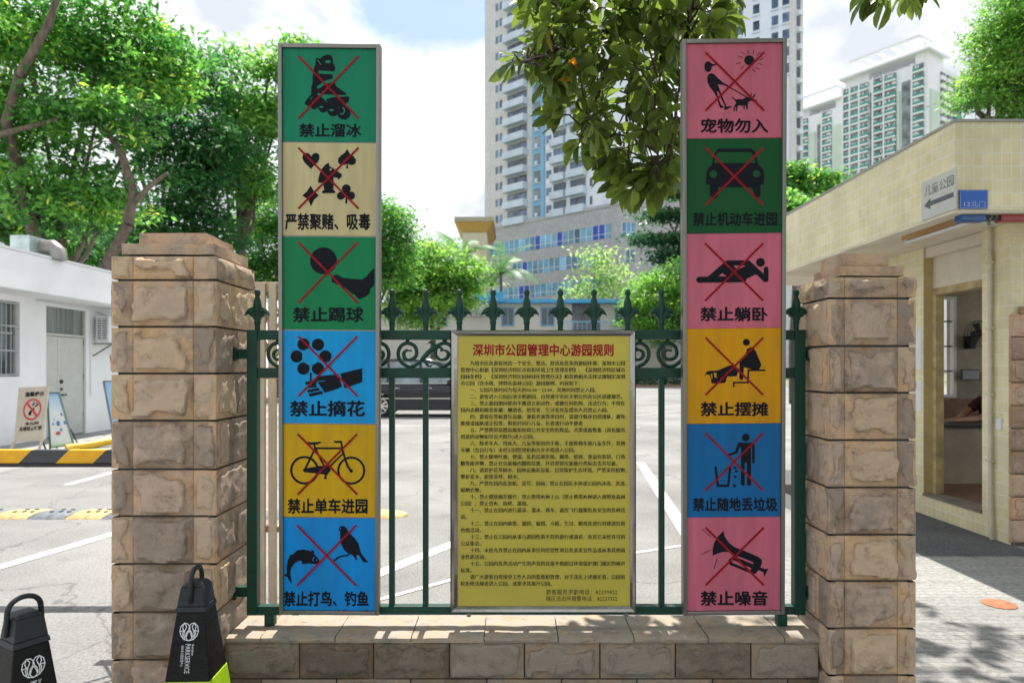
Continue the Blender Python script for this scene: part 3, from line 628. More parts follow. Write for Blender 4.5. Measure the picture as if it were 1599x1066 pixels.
pillar('shorter shaded sandstone gate pillar beside the tiled kiosk', X(1293, 2.92), X(1431, 2.92), 2.92, 3.24, RJ[-1], RJ, (wR * .19, wR * .6, wR * .21), -1,
       [(X(1312, 2.94), X(1412, 2.94), 2.94, 3.2, zj(430.5, 2.94), zj(415.5, 2.94)), (X(1315, 2.96), X(1388, 2.96), 2.96, 3.16, zj(415, 2.96), zj(396, 2.96))])

# low wall with coping between the pillars
wx0, wx1 = X(338, 2.92), X(1293, 2.92)
ZC = .379
lw = thing('low_wall', 'low wall of grey brown stone blocks carrying the green fence', 'wall', ((wx0 + wx1) / 2, 3.1, 0))
mb = MB(); mb.box(wx0 + .003, wx1 - .003, 3.005, 3.23, 0, ZC - .024); mb.build('mortar_core', M['mortar'], lw)
zA, zB, zC_ = zj(1003, 2.985), zj(1060, 2.985), zj(1118, 2.985)
mb = MB(); sd = 400
for row, (za, zb, offp) in enumerate(((zB + .003, zA - .001, 0), (zC_ + .003, zB - .003, 58), (.003, zC_ - .003, 10))):
    xs = [wx0 + .004] + [X(p + offp, 2.985) for p in (349, 467, 583, 702, 819, 937, 1055, 1173) if X(p + offp, 2.985) > wx0 + .06] + [wx1 - .004]
    for a, b in zip(xs, xs[1:]):
        sd += 1
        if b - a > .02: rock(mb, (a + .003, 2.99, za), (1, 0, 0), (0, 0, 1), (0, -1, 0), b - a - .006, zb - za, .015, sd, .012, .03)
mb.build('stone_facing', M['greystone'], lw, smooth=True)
cj = [352, 406, 523, 642, 756, 871.6, 990, 1106, 1225.6, 1288]
for i in range(len(cj) - 1):
    a, b = max(X(cj[i], 2.979), wx0 + .003) + .002, min(X(cj[i + 1], 2.979), wx1 - .003) - .002
    bm = bmesh.new(); bmesh.ops.create_cube(bm, size=1); bmesh.ops.subdivide_edges(bm, edges=bm.edges, cuts=11, use_grid_fill=True)
    for v in bm.verts:
        x, y, z = v.co; fr = max(0, (-y - .36) / .14)
        p = Vector(((a + b) / 2 + x * (b - a), 3.11 + y * .262, ZC - .012 + z * .024)); q = p * 7 + Vector((i * 3, 0, 0))
        p.z += (.0035 * noise.noise(q) + .002 * noise.noise(q * 3) - .006 * fr * fr) * (1 if z > 0 else .2); p.y += .005 * noise.noise(q * 1.7) * (1 if y < 0 else 0) ; v.co = p
    me = bpy.data.meshes.new('coping_slab'); bm.to_mesh(me); bm.free(); me.materials.append(M['coping']); me.polygons.foreach_set('use_smooth', [True] * len(me.polygons)); me.set_sharp_from_angle(angle=R(50)); link('coping_slab', me, lw)

# ------------------------------------------------------------------ green wrought iron fence
FY = 3.12
fence = thing('iron_fence', 'dark green wrought iron fence with spear finials and scrolls on the low wall', 'fence', (0, FY, ZC))
fz = lambda py: H + (HY - py) * FY / F
fx = lambda px: X(px, FY)
gi = M['green_iron']
for x0p, x1p in ((388, 404), (1238, 1255)):
    mb = MB(); mb.box(fx(x0p), fx(x1p), FY - .023, FY + .023, fz(957.5), fz(515)); mb.build('post', gi, fence, bevel=.003)
pa, pb = fx(404) + .0005, fx(1238) - .0005
for (a, b, d) in ((515.5, 530.5, .018), (574, 590, .018), (944, 957, .02)):
    mb = MB(); mb.box(pa, pb, FY - d, FY + d, fz(b), fz(a)); mb.build('rail', gi, fence, bevel=.002)
for px, s in ((422, 1), (1219, 1)):
    mb = MB(); mb.box(fx(px - 7), fx(px + 8), FY - .02, FY + .02, ZC - .004, fz(957.5)); mb.build('foot', gi, fence, bevel=.002)
for py in (552, 922):
    for x0p, x1p in ((368, 387.8), (1255.2, 1266)):
        mb = MB(); xa, xb = fx(x0p), fx(x1p)
        if x0p > 800: xb = X(1293, 2.92) - .002
        else: xa = X(338, 2.92) + .002
        mb.box(xa, xb, FY - .012, FY + .022, fz(py + 8), fz(py - 7))
        e = xb if x0p > 800 else xa; s = -1 if x0p > 800 else 1
        mb.box(min(e, e + s * .012), max(e, e + s * .012), FY - .03, FY - .0125, fz(py + 11), fz(py - 10)); mb.build('bracket', gi, fence, bevel=.002)
pitch = (1243 - 402) / 16
cols = [402 + pitch * k for k in range(17)]
# baluster and finial shapes are made once and copied
mb = MB(); mb.box(-.0125, .0125, -.0125, .0125, fz(944), fz(590)); bal = mb.mesh('baluster', gi, bevel=.0015)
mb = MB(); k = FY / F
prof = [(4.2, 515.5), (4.2, 507), (5, 505), (5, 502), (3.9, 499), (3.9, 492), (5.5, 486), (6.6, 478), (5.6, 470), (3.4, 464), (3.2, 462), (4.6, 459.5), (4.8, 456.5), (3.6, 453), (.6, 451.5)]
mb.lathe([(r * k, fz(z)) for r, z in prof], (0, 0, 0), 12)
wing = [(-5,479),(-9,480),(-13,482),(-17,486.5),(-20,493),(-16.5,491),(-12.5,490.5),(-10,494.5),(-6.5,495.5),(-5,500),(0,500.5),(5,500),(6.5,495.5),(10,494.5),(12.5,490.5),(16.5,491),(20,493),(17,486.5),(13,482),(9,480),(5,479)]
mb.prism([(x * k, -.008, fz(z)) for x, z in wing], (0, .016, 0))
for s in (-1, 1): mb.tube([(s*4*k, -.004, fz(496)), (s*9*k, -.012, fz(486)), (s*14*k, -.013, fz(486.5)), (s*19.5*k, -.008, fz(493))], [.004, .005, .0045, .002], 6)
fin = mb.mesh('finial', gi, smooth=True)
zero = thing
for i, px in enumerate(cols):
    for me, nm in ((bal, 'baluster'), (fin, 'finial')):
        if nm == 'baluster' and (i in (0, 16)): continue
        o = bpy.data.objects.new(nm, me); COL.objects.link(o); o.parent = fence; o.location = Vector((fx(px), FY, 0)) - Vector((0, FY, ZC)); OFF[o] = OFF[fence]
def scroll(cx, tail, mir):
    mb = MB(); s = -1 if mir else 1
    q = lambda x, y, d=0: Vector((fx(cx + s * ((x / 9.69 + 590) - 637)), FY + d, fz(500 + y / 9.69)))
    ring = [(515,462),(450,448),(402,480),(392,530),(425,578),(495,590),(562,560),(588,500),(578,430),(540,375),(450,345),(375,370),(325,430),(308,510),(330,595),(390,660),(475,698)]
    if tail: ring += [(545,688),(620,640),(690,575)]
    fine = []
    for i in range(len(ring) - 1):                       # rounded through the traced points
        p0, p1, p2, p3 = (Vector(ring[max(0, min(len(ring) - 1, i + k))]) for k in (-1, 0, 1, 2))
        for t in (0, .25, .5, .75): fine.append(.5 * ((2 * p1) + (p2 - p0) * t + (2 * p0 - 5 * p1 + 4 * p2 - p3) * t * t + (3 * p1 - p0 - 3 * p2 + p3) * t ** 3))
    fine.append(Vector(ring[-1])); n_ = len(fine); mb.tube([q(*p) for p in fine], [.0045 + .0042 * min(1, i / 10) for i in range(n_)], 8)
    mb.tube([q(450, 345), q(450, 290)], .0085, 8); mb.tube([q(505, 690), q(508, 745)], .008, 8)
    if tail:
        mb.tube([q(*p) for p in ((640,620),(700,560),(760,490),(820,435),(880,400),(945,365),(1020,330),(1030,292))], [.007,.011,.012,.011,.012,.008,.006,.006], 8)
        mb.tube([q(*p) for p in ((840,420),(845,370),(820,338),(785,332),(760,350))], [.009,.009,.007,.005,.002], 8)
        mb.tube([q(*p) for p in ((690,590),(730,640),(760,690),(795,695),(830,655))], [.009,.008,.006,.005,.002], 8)
        mb.tube([q(*p) for p in ((900,395),(960,420),(1010,455))], [.007,.006,.003], 8)
    mb.build('scroll', gi, fence, smooth='all')
for kk in range(-2, 6):
    a, b = 637 + 101.5 * kk, 592 + 101.5 * kk
    if 410 < b < 1232: scroll(b, False, True)
    if 410 < a < 1180: scroll(a, a + 45 < 1232, False)

# ------------------------------------------------------------------ black cone bollards with printed sleeves
M['sleeve'] = mat('black_vinyl_sleeve', (.006, .006, .007), .5, spec=.25, var=.3, scale=5, bump=.01, bscale=6, stretch=(1, 1, 2.5))
M['cone_plastic'] = mat('black_cone_plastic', (.022, .026, .031), .5, spec=.35, var=.2, scale=9, bump=.001)
M['lime'] = mat('lime_reflective_band', (.42, .66, .01), .4, var=.08, scale=15)
def cone(label, x, y, rot, facing):
    root = thing('traffic_cone', label, 'traffic cone', (0, 0, 0), 'black cones with park logo at the gate')
    def frus(mb, z0, w0, z1, w1, e=0):
        mb.hexa([(-w0, -w0, z0), (w0, -w0, z0), (w0, w0, z0), (-w0, w0, z0)], [(-w1, -w1, z1), (w1, -w1, z1), (w1, w1, z1), (-w1, w1, z1)])
    hw = lambda z: .128 - .118 * z
    mb = MB(); frus(mb, 0, .2, .035, .195); mb.build('base', M['cone_plastic'], root, bevel=.006)
    mb = MB(); frus(mb, .035, hw(.035) + .001, .64, hw(.64)); mb.build('sleeve', M['sleeve'], root, bevel=.006, seg=3)
    mb = MB(); frus(mb, .30, hw(.30) + .0025, .395, hw(.395) + .0025); mb.build('band', M['lime'], root, bevel=.003)
    mb = MB(); frus(mb, .6405, hw(.64) + .004, .66, hw(.66) + .003); frus(mb, .6605, hw(.66) + .001, .73, hw(.73)); frus(mb, .7305, hw(.73) - .001, .745, hw(.745) - .012)
    mb.build('cap', M['cone_plastic'], root, bevel=.004)
    mb = MB(); arc = []
    for i in range(15):
        t = math.pi * i / 14; arc.append((0, -.05 * math.cos(t), .735 + .058 * math.sin(t) ** .7))
    arc = [(0, -.053, .675)] + arc + [(0, .053, .675)]
    if facing == 'across': arc = [(p[1], p[0], p[2]) for p in arc]
    mb.tube(arc, .0085, 10, sx=1.15); mb.build('handle', M['cone_plastic'], root, smooth='all')
    # logo and lettering on the front face, which leans back
    sl = Plane((0, -hw(.1) - .002, .1), (1, 0, 0), (0, .118, 1)); pv = lambda u, z: sl.put(u, z - .1, .0015)
    mb = MB(); cz = .575; r_ = .034
    def ln(pts, w=.0028): 
        rb = ribbon([(a * r_, b * r_) for a, b in pts], w); mb.poly([pv(a, cz + b) for a, b in rb])
    arcp = lambda cx_, cy_, rx, ry, t0, t1, n=16: [(cx_ + rx * math.cos(R(t0 + (t1 - t0) * i / n)), cy_ + ry * math.sin(R(t0 + (t1 - t0) * i / n))) for i in range(n + 1)]
    lobe = lambda s: [(0, .62), (s*.2, .88), (s*.55, .95), (s*.9, .62), (s*1.0, .1), (s*.85, -.4), (s*.5, -.78), (0, -.92)]
    for s in (-1, 1):
        ln(lobe(s)); ln([(s*.02, .6), (s*.1, .2), (s*.3, -.1), (s*.36, -.5), (s*.2, -.8), (0, -.9)] if s > 0 else [(0, .62), (-.05, .2), (-.3, -.1), (-.36, -.5), (-.2, -.8), (0, -.9)])
        ln([(0, .15), (s*.2, -.2), (s*.3, -.55)]); ln([(s*.55, .92), (s*.3, .6), (s*.4, .25), (s*.7, -.05), (s*.62, -.65)]); ln([(s*.6, .9), (s*.72, .5), (s*.6, .15), (s*.98, .08)]); ln([(s*.45, .2), (s*.55, -.2), (s*.45, -.75)])
    mb.build('logo', M['white_ink'], root)
    mb = MB()
    def side(sx, u0, u1, ztop, zbot, s, bold):                       # words turned to run down the face
        v, f = text2d(s, bold, 2); a, b = v.min(0), v.max(0); w = (v - a) / (b - a)
        mb.add([pv(u0 + q * (u1 - u0), ztop + p * (zbot - ztop)) for p, q in w], f)
    side(1, .012, .021, .532, .492, 'Shenzhen', .0); side(1, -.011, .0075, .532, .428, 'PARKSERVICE', .0); side(1, -.027, -.016, .528, .452, '深圳市公园管理中心', 0)
    mb.build('lettering', M['white_ink'], root)
    root.location = (x, y, 0); root.rotation_euler = (0, 0, rot)
    return root
cone('black cone with a lime band, standing against the tall gate pillar', X(303, 2.58), 2.60, R(2), 'along')
cone('black cone with sunlit cap and loop handle on the open road', X(38, 2.27), 2.27, R(58), 'across')
# ------------------------------------------------------------------ yellow tiled kiosk on the right
tc1, tc2, mo = (.75, .66, .38), (.81, .73, .46), (.88, .85, .76)
M['tile_side'] = brickmat('yellow_tile_side', tc1, tc2, mo, .075, .105, (1, 2), .0038)
M['tile_front'] = brickmat('yellow_tile_front', tc1, tc2, mo, .075, .105, (0, 2), .0038)
M['soffit'] = mat('cream_render', (.66, .60, .49), .85, var=.1, scale=1.5)
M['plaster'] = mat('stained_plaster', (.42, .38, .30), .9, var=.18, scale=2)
KX, KY = 3.5, 5.4
kz0, kz1 = H + (HY - 328) * KY / F, H + (HY - 191) * KY / F
kb = thing('kiosk', 'yellow tiled ticket kiosk with deep roof fascia at the right', 'kiosk', (KX, KY, 0))
KE, KXE = 10.6, 9.0
mb = MB(); mb.prism([(KX, KY, kz0), (KX + .119, KY + .12, kz0), (KX + .119, KE, kz0), (KX, KE, kz0)], (0, 0, kz1 - kz0)); mb.build('fascia', M['tile_side'], kb)
mb = MB(); mb.prism([(KX, KY, kz0), (KXE, KY, kz0), (KXE, KY + .119, kz0), (KX + .12, KY + .119, kz0)], (0, 0, kz1 - kz0)); mb.build('fascia', M['tile_front'], kb)
mb = MB(); mb.box(KX + .121, KXE, KY + .12, KE, kz0 + .03, kz0 + .09); mb.build('soffit', M['soffit'], kb)
mb = MB(); mb.box(KX + .05, KXE, KY + .05, KE, kz1 + .002, kz1 + .03); mb.box(KX - .012, KX + .05, KY - .012, KE, kz1 + .001, kz1 + .022); mb.box(KX + .051, KXE, KY - .012, KY + .05, kz1 + .001, kz1 + .022); mb.build('roof', M['concrete'], kb)
mb = MB(); mb.box(KX - .003, KX + .1205, KY - .003, KE, kz0 - .022, kz0 - .002); mb.box(KX + .121, KXE, KY - .003, KY + .12, kz0 - .022, kz0 - .002); mb.build('fascia_edge', M['soffit'], kb)
WX = 4.38; WZ = kz0 + .028
dA, dB = 6.36, 7.27                       # recess in the side wall
mb = MB()
mb.box(WX, WX + .22, 6.0, dA, 0, WZ); mb.box(WX, WX + .22, dB, 9.8, 0, WZ)
mb.box(WX, WX + .22, dA + .001, dB - .001, 0, .2); mb.build('wall', M['tile_side'], kb)
mb = MB(); mb.box(WX + .221, 5.3, 6.0, 6.2, 0, WZ); mb.box(5.301, KXE, 6.0, 6.2, 0, 1.05); mb.box(5.301, KXE, 6.0, 6.2, 2.5, WZ); mb.build('wall', M['tile_front'], kb, label='shaded front wall')
mb = MB(); mb.box(WX + .001, WX + .219, 5.9965, 5.9999, 0, WZ); mb.build('wall_tiles', M['tile_front'], kb)
mb = MB(); mb.box(WX + .004, WX + .218, dB - .004, dB - .0005, .2, 2.72); mb.build('jamb', brickmat('tan_jamb_tile', (.56, .44, .19), (.60, .48, .22), (.5, .46, .38), .075, .105, (0, 2), .003), kb)
mb = MB(); mb.box(WX + .221, KXE, 9.6, 9.8, 0, 1.14); mb.box(WX + .221, 5.62, 9.6, 9.8, 1.14, WZ); mb.box(6.24, KXE, 9.6, 9.8, 1.14, WZ); mb.box(5.62, 6.24, 9.6, 9.8, 2.56, WZ)
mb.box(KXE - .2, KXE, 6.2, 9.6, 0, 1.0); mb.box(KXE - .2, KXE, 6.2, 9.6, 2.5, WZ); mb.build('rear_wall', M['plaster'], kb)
mb = MB(); mb.box(WX + .2205, KXE - .2, 6.2, 9.6, .14, .2); mb.build('floor', mat('red_brown_floor', (.24, .13, .09), .5, var=.15), kb)
# doorway: shutter box above, frame at the far side
lz = H + (HY - 452) * 6.9 / F
mb = MB(); mb.box(WX + .10, WX + .19, dA + .0005, dB - .005, lz + .05, 2.72); mb.box(WX + .02, WX + .2, dA + .0005, dB - .005, 2.7205, WZ - .002); mb.build('shutter_box', M['soffit'], kb, bevel=.004)
mb = MB(); mb.box(WX + .095, WX + .2, dA + .0005, dB - .005, lz - .02, lz + .0495); mb.box(WX + .09, WX + .17, dB - .07, dB - .006, .2, lz - .0205)
mb.build('door_frame', mat('weathered_door_frame', (.46, .36, .18), .7, var=.2, scale=8), kb)
mb = MB(); mb.box(WX - .012, WX + .2, dA + .0005, dB, .2005, .225); mb.build('threshold', mat('worn_threshold', (.20, .17, .14), .7, var=.25, scale=8), kb)
# rear window with bars
w_ = mb = MB()
for x in (5.62, 5.92, 6.2): mb.box(x, x + .04, 9.58, 9.66, 1.14, 2.56)
mb.box(5.66, 6.2, 9.58, 9.66, 2.52, 2.56); mb.box(5.66, 6.2, 9.58, 9.66, 1.14, 1.18); wo = mb.build('window_frame', M['white_paint'], kb)
mb = MB()
for z in (1.5, 1.85, 2.2): mb.box(5.665, 6.195, 9.61, 9.625, z, z + .02)
mb.build('window_bar', M['black'], wo)
mb = MB(); mb.box(4.62, KXE - .2, 9.56, 9.5995, .2, 1.13); mb.build('wainscot', mat('brown_wainscot', (.21, .11, .055), .6, var=.2), kb)
# white notices on the side wall and the downpipe
for (y0, y1, z0, z1) in ((7.30, 7.40, 1.545, 1.985), (7.30, 7.40, 1.09, 1.42)):
    mb = MB(); mb.box(WX - .004, WX - .0005, y0, y1, z0, z1); mb.build('notice_sheet', M['white_paint'], kb)
px_y = lambda px, x: x * F / (px - CX)
pyy = px_y(1546, WX - .03)
mb = MB(); mb.tube([(WX - .03, pyy, kz0 + .025), (WX - .03, pyy, 1.0), (WX - .03, pyy - .005, .35), (WX - .035, pyy - .03, .005)], .02, 10)
for z in (.7, 1.3, 1.9, 2.5): mb.box(WX - .056, WX - .0005, pyy - .03, pyy + .03, z, z + .025)
mb.build('downpipe', mat('cream_pipe', (.60, .55, .42), .5, var=.1), kb, smooth=True)
mb = MB(); mb.box(WX - .008, WX - .001, 6.1, 6.17, 1.0, 1.1); mb.build('switch_plate', M['white_paint'], kb)

# direction sign on the side fascia (about eight tenths of a metre up to the corner)
ds = thing('direction_sign', 'grey white sign with a dark arrow under four characters on the kiosk fascia', 'sign', (KX - .006, 5.8, kz0 + .05))
ya, yb = px_y(1440.5, KX), px_y(1494, KX)
pl = Plane((KX - .0085, yb, kz0), (0, -1, 0), (0, 0, 1))           # faces -X
za = H + (HY - 344) * ya / F; zb = H + (HY - 286) * ya / F
mb = MB(); mb.box(KX - .0085, KX - .0005, yb, ya, kz0 + .004, zb); pn = mb.build('panel', mat('sign_grey_white', (.52, .53, .49), .5, var=.06), ds)
wd = ya - yb
ink = mat('sign_dark_grey', (.09, .105, .115), .5, var=.1)
mb = MB(); pl2 = Plane((KX - .0085, ya, kz0), (0, -1, 0), (0, 0, 1)); hz = zb - kz0
text_uv(mb, pl2, '儿童公园', (wd * .10, hz * .60, wd * .95, hz * .87), .004); mb.build('lettering', ink, pn)
mb = MB(); mb.poly([pl2.put(u * wd, v * hz, .0012) for u, v in ((.08, .37), (.28, .52), (.28, .435), (.95, .435), (.95, .315), (.28, .315), (.28, .23))]); mb.build('arrow', ink, pn)
# blue street number plate on the front fascia
bp_ = thing('number_plate', 'blue enamel plate with faded white characters on the kiosk corner', 'sign', P(1518, 327, KY))
a, b = P(1496.5, 326.5, KY), P(1541.5, 297, KY)
mb = MB(); mb.box(a.x, b.x, KY - .012, KY - .001, a.z, b.z); pn = mb.build('plate', mat('blue_enamel', (.006, .10, .50), .35, var=.08), bp_, bevel=.003)
fp = Plane((a.x, KY - .0122, a.z), (1, 0, 0), (0, 0, 1)); ww, hh_ = b.x - a.x, b.z - a.z
wi = mat('faded_white_ink', (.42, .52, .66), .5, var=.2, scale=30)
mb = MB(); text_uv(mb, fp, '12北门', (ww * .16, hh_ * .1, ww * .9, hh_ * .40), .006); mb.build('lettering', wi, pn)
mb = MB()
for (u0, u1, v0, v1) in ((.03, .97, .03, .045), (.03, .97, .955, .97), (.03, .042, .05, .95), (.958, .97, .05, .95)):
    mb.poly([fp.put(u * ww, v * hh_, .001) for u, v in ((u0, v0), (u1, v0), (u1, v1), (u0, v1))])
mb.build('border', wi, pn)
# warning light bar hanging under the eave
wb = thing('warning_light', 'blue and red warning light bar hung below the kiosk eave', 'warning light', P(1545, 346, KY + .15))
YB = KY + .05
for (x0, x1, nm, col) in ((1501, 1541, 'blue_lens', (.004, .09, .30)), (1564, 1640, 'red_lens', (.30, .012, .015))):
    a, b = P(x0, 345.5, YB), P(x1, 330.5, YB); mb = MB(); mb.box(a.x, b.x, YB, YB + .09, a.z, b.z - .006); mb.build(nm, mat(nm, col, .25, var=.15, spec=.6), wb, bevel=.012, seg=3)
a, b = P(1541.2, 343, YB), P(1563.8, 332, YB); mb = MB(); mb.box(a.x, b.x, YB + .015, YB + .08, a.z, b.z - .004); hs_ = mb.build('housing', M['black'], wb, bevel=.003)
mb = MB()
for q in (0, 1):
    x = a.x + .03 + q * .045; mb.tube([(x, YB + .0125, a.z + .002), (x + .022, YB + .0125, (a.z + b.z) / 2), (x, YB + .0125, b.z - .006)], .003, 6)
mb.build('chevron', M['chrome'], hs_)
mb = MB(); mb.box(a.x + .03, a.x + .06, YB + .06, YB + .1, b.z - .0035, kz0 + .0295); mb.box(a.x + .05, a.x + .08, YB + .03, YB + .07, a.z - .03, a.z - .0005); mb.build('bracket', M['stainless'], wb)
# strip lamp under the soffit
sl_ = thing('strip_light', 'long wooden batten lamp fixed under the kiosk soffit', 'lamp', (3.93, 6.2, kz0))
a = P(1412, 384, 6.65); b = P(1545, 346, 5.62)
mb = MB(); mb.box(a.x - .03, a.x + .03, 5.62, a.y, kz0 - .012, kz0 + .0295); mb.build('batten', mat('orange_wood_batten', (.50, .30, .13), .6, var=.2, scale=6, stretch=(1, .1, 1)), sl_, bevel=.003)
mb = MB(); mb.tube([(a.x, 5.68, kz0 - .03), (a.x, a.y - .06, kz0 - .03)], .014, 10); mb.box(a.x - .014, a.x + .014, 5.64, 5.68, kz0 - .045, kz0 - .0125); mb.box(a.x - .014, a.x + .014, a.y - .06, a.y - .02, kz0 - .045, kz0 - .0125); mb.build('tube', M['white_paint'], sl_, smooth=True)
# inside: fan, screen, counter and the attendant
fc = P(1531, 521, 9.3)
fan = thing('wall_fan', 'dark wire wall fan inside the kiosk doorway', 'fan', fc)
mb = MB()
for rr_, dy in ((.18, 0), (.155, -.03), (.12, -.045), (.08, -.055), (.18, .06), (.04, -.058)):
    mb.tube([fc + Vector((rr_ * math.cos(2*math.pi*i/24), dy, rr_ * math.sin(2*math.pi*i/24))) for i in range(25)], .004, 5, cap=False)
for i in range(24):
    t = 2*math.pi*i/24; u = Vector((math.cos(t), 0, math.sin(t)))
    mb.tube([fc + u*.03 + Vector((0, -.058, 0)), fc + u*.12 + Vector((0, -.045, 0)), fc + u*.18], .0025, 4)
mb.build('guard', M['black'], fan)
mb = MB()
for i in range(3):
    t = 2*math.pi*i/3; u = Vector((math.cos(t), 0, math.sin(t))); w2 = Vector((-math.sin(t), .25, math.cos(t)))
    mb.prism([fc + u*.03 - w2*.02, fc + u*.15 - w2*.06, fc + u*.165 + w2*.03, fc + u*.03 + w2*.02], (0, .004, 0))
mb.build('blade', M['black'], fan)
mb = MB(); mb.tube([fc + Vector((0, -.02, 0)), fc + Vector((0, .14, 0))], .045, 14); mb.box(fc.x - .03, fc.x + .03, 9.44, 9.595, fc.z - .2, fc.z - .02); mb.build('motor', M['black'], fan)
sc_c = P(1514, 585, 9.4)
sc_ = thing('monitor', 'small black monitor on the rear wall of the kiosk', 'monitor', sc_c)
mb = MB(); mb.box(sc_c.x - .13, sc_c.x + .13, sc_c.y - .03, sc_c.y, sc_c.z - .075, sc_c.z + .075); mb.build('body', M['black'], sc_, bevel=.006)
mb = MB(); mb.box(sc_c.x - .115, sc_c.x + .115, sc_c.y - .0325, sc_c.y - .0302, sc_c.z - .06, sc_c.z + .062); mb.build('screen', M['dark_glass'], sc_)
mb = MB(); mb.box(sc_c.x - .03, sc_c.x + .03, sc_c.y + .0005, 9.5595, sc_c.z - .05, sc_c.z - .01); mb.build('bracket', M['black'], sc_)
ct_ = thing('counter', 'low plaster counter with dark top inside the kiosk', 'counter', (5.3, 8.2, .2))
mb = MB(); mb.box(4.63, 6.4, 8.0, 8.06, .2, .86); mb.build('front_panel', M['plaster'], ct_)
mb = MB(); mb.box(4.63, 6.4, 7.95, 8.5, .8605, .9); mb.build('top', mat('dark_counter_top', (.03, .028, .03), .35, var=.2), ct_, bevel=.004)
def skin_body(name, nodes, edges, matl, parent, root=0, sub=2):
    """one continuous surface grown round a skeleton"""
    me = bpy.data.meshes.new(name); me.from_pydata([n[0] for n in nodes], edges, []); ob = bpy.data.objects.new(name, me); COL.objects.link(ob)
    sk = ob.modifiers.new('skin', 'SKIN'); sk.use_smooth_shade = True
    for i, n in enumerate(nodes):
        sv = me.skin_vertices[0].data[i]; r = n[1]; sv.radius = r if isinstance(r, tuple) else (r, r); sv.use_root = (i == root)
    s2 = ob.modifiers.new('subdivision', 'SUBSURF'); s2.levels = sub; s2.render_levels = sub
    dg = bpy.context.evaluated_depsgraph_get(); m2 = bpy.data.meshes.new_from_object(ob.evaluated_get(dg)); bpy.data.objects.remove(ob)
    m2.materials.clear(); m2.materials.append(matl); m2.name = name
    m2.polygons.foreach_set('use_smooth', [True] * len(m2.polygons)); return link(name, m2, parent)
M['skin'] = mat('skin', (.50, .29, .20), .55, var=.08, scale=6)
ps = thing('person', 'seated attendant in a dark purple shirt resting bare forearms on the kiosk counter', 'person', (6.0, 8.38, .2))
bx, by = 6.0, 8.42
N_ = [((bx, by, .70), .15), ((bx - .03, by, .92), .14), ((bx - .08, by, 1.10), .16), ((bx - .11, by, 1.26), .06), ((bx - .13, by, 1.34), .065), ((bx - .14, by, 1.45), .095), ((bx - .14, by, 1.53), .08)]
E_ = [(0, 1), (1, 2), (2, 3), (3, 4), (4, 5), (5, 6)]
def chain(start, pts):
    prev = start
    for p in pts: N_.append(p); E_.append((prev, len(N_) - 1)); prev = len(N_) - 1
    return prev
wr = []
for s in (-1, 1):
    wr.append(chain(2, [((bx - .1, by + s*.17, 1.15), .062), ((bx - .26, by + s*.2, 1.0), .045), ((bx - .36, by + s*.16, .942), .04), ((bx - .50, by + s*.08 - .1, .935), .034), ((bx - .62, by + s*.03 - .17, .93), .026), ((bx - .69, by + s*.02 - .2, .928), (.036, .018)), ((bx - .725, by + s*.02 - .22, .926), (.036, .015))]))
    chain(0, [((bx - .1, by + s*.1, .66), .095), ((bx - .42, by + s*.11, .66), .065), ((bx - .43, by + s*.11, .45), .055), ((bx - .42, by + s*.11, .27), .04), ((bx - .55, by + s*.11, .235), .035)])
for w in wr:
    c0 = Vector(N_[w][0])
    for f_, (dx, dy, ln_) in enumerate(((-.6, .8, .06), (-.9, .42, .075), (-1, 0, .08), (-.92, -.35, .072))):
        d = Vector((dx, dy, 0)).normalized(); chain(w, [(tuple(c0 + d * .03 + Vector((0, 0, .004))), .0095), (tuple(c0 + d * (.03 + ln_ * .5) + Vector((0, 0, .006))), .0085), (tuple(c0 + d * (.03 + ln_) + Vector((0, 0, -.006))), .0075)])
    chain(w - 1, [(tuple(Vector(N_[w-1][0]) + Vector((-.02, .04, .004))), .011), (tuple(Vector(N_[w-1][0]) + Vector((-.055, .06, 0))), .009)])
skin_body('body', N_, E_, M['skin'], ps)
M['shirt'] = mat('dark_purple_shirt', (.10, .02, .045), .8, var=.25, scale=9)
tn = [((bx, by, .72), .172), ((bx - .03, by, .92), .16), ((bx - .08, by, 1.10), .178), ((bx - .1, by + .17, 1.15), .077), ((bx - .235, by + .195, 1.02), .06), ((bx - .1, by - .17, 1.15), .077), ((bx - .235, by - .195, 1.02), .06), ((bx - .1, by, 1.21), .085)]
skin_body('shirt', tn, [(0, 1), (1, 2), (2, 3), (3, 4), (2, 5), (5, 6), (2, 7)], M['shirt'], ps)
hn = [((bx - .12, by, 1.55), .08), ((bx - .1, by, 1.48), .092), ((bx - .07, by, 1.40), .06)]
skin_body('hair', hn, [(0, 1), (1, 2)], M['black'], ps)
pt_ = [((bx, by, .68), .165), ((bx - .1, by + .1, .66), .105), ((bx - .42, by + .11, .66), .078), ((bx - .43, by + .11, .33), .062), ((bx - .1, by - .1, .66), .105), ((bx - .42, by - .11, .66), .078), ((bx - .43, by - .11, .33), .062)]
skin_body('trousers', pt_, [(0, 1), (1, 2), (2, 3), (0, 4), (4, 5), (5, 6)], M['black'], ps)
mb = MB()
for s in (-.035, .035): mb.lathe([(.012, 0), (.011, .006), (.003, .01)], (0, 0, 0), 8)
st = thing('stool', 'plain wooden stool under the seated attendant', 'stool', (bx, by, .2))
mb = MB(); mb.lathe([(.17, .50), (.18, .51), (.18, .53), (.17, .54)], (bx, by, 0), 20); mb.build('seat', M['bark'], st)
for sx in (-1, 1):
    for sy in (-1, 1): mb = MB(); mb.tube([(bx + sx*.11, by + sy*.11, .50), (bx + sx*.16, by + sy*.16, .2)], .016, 8); mb.build('leg', M['bark'], st)

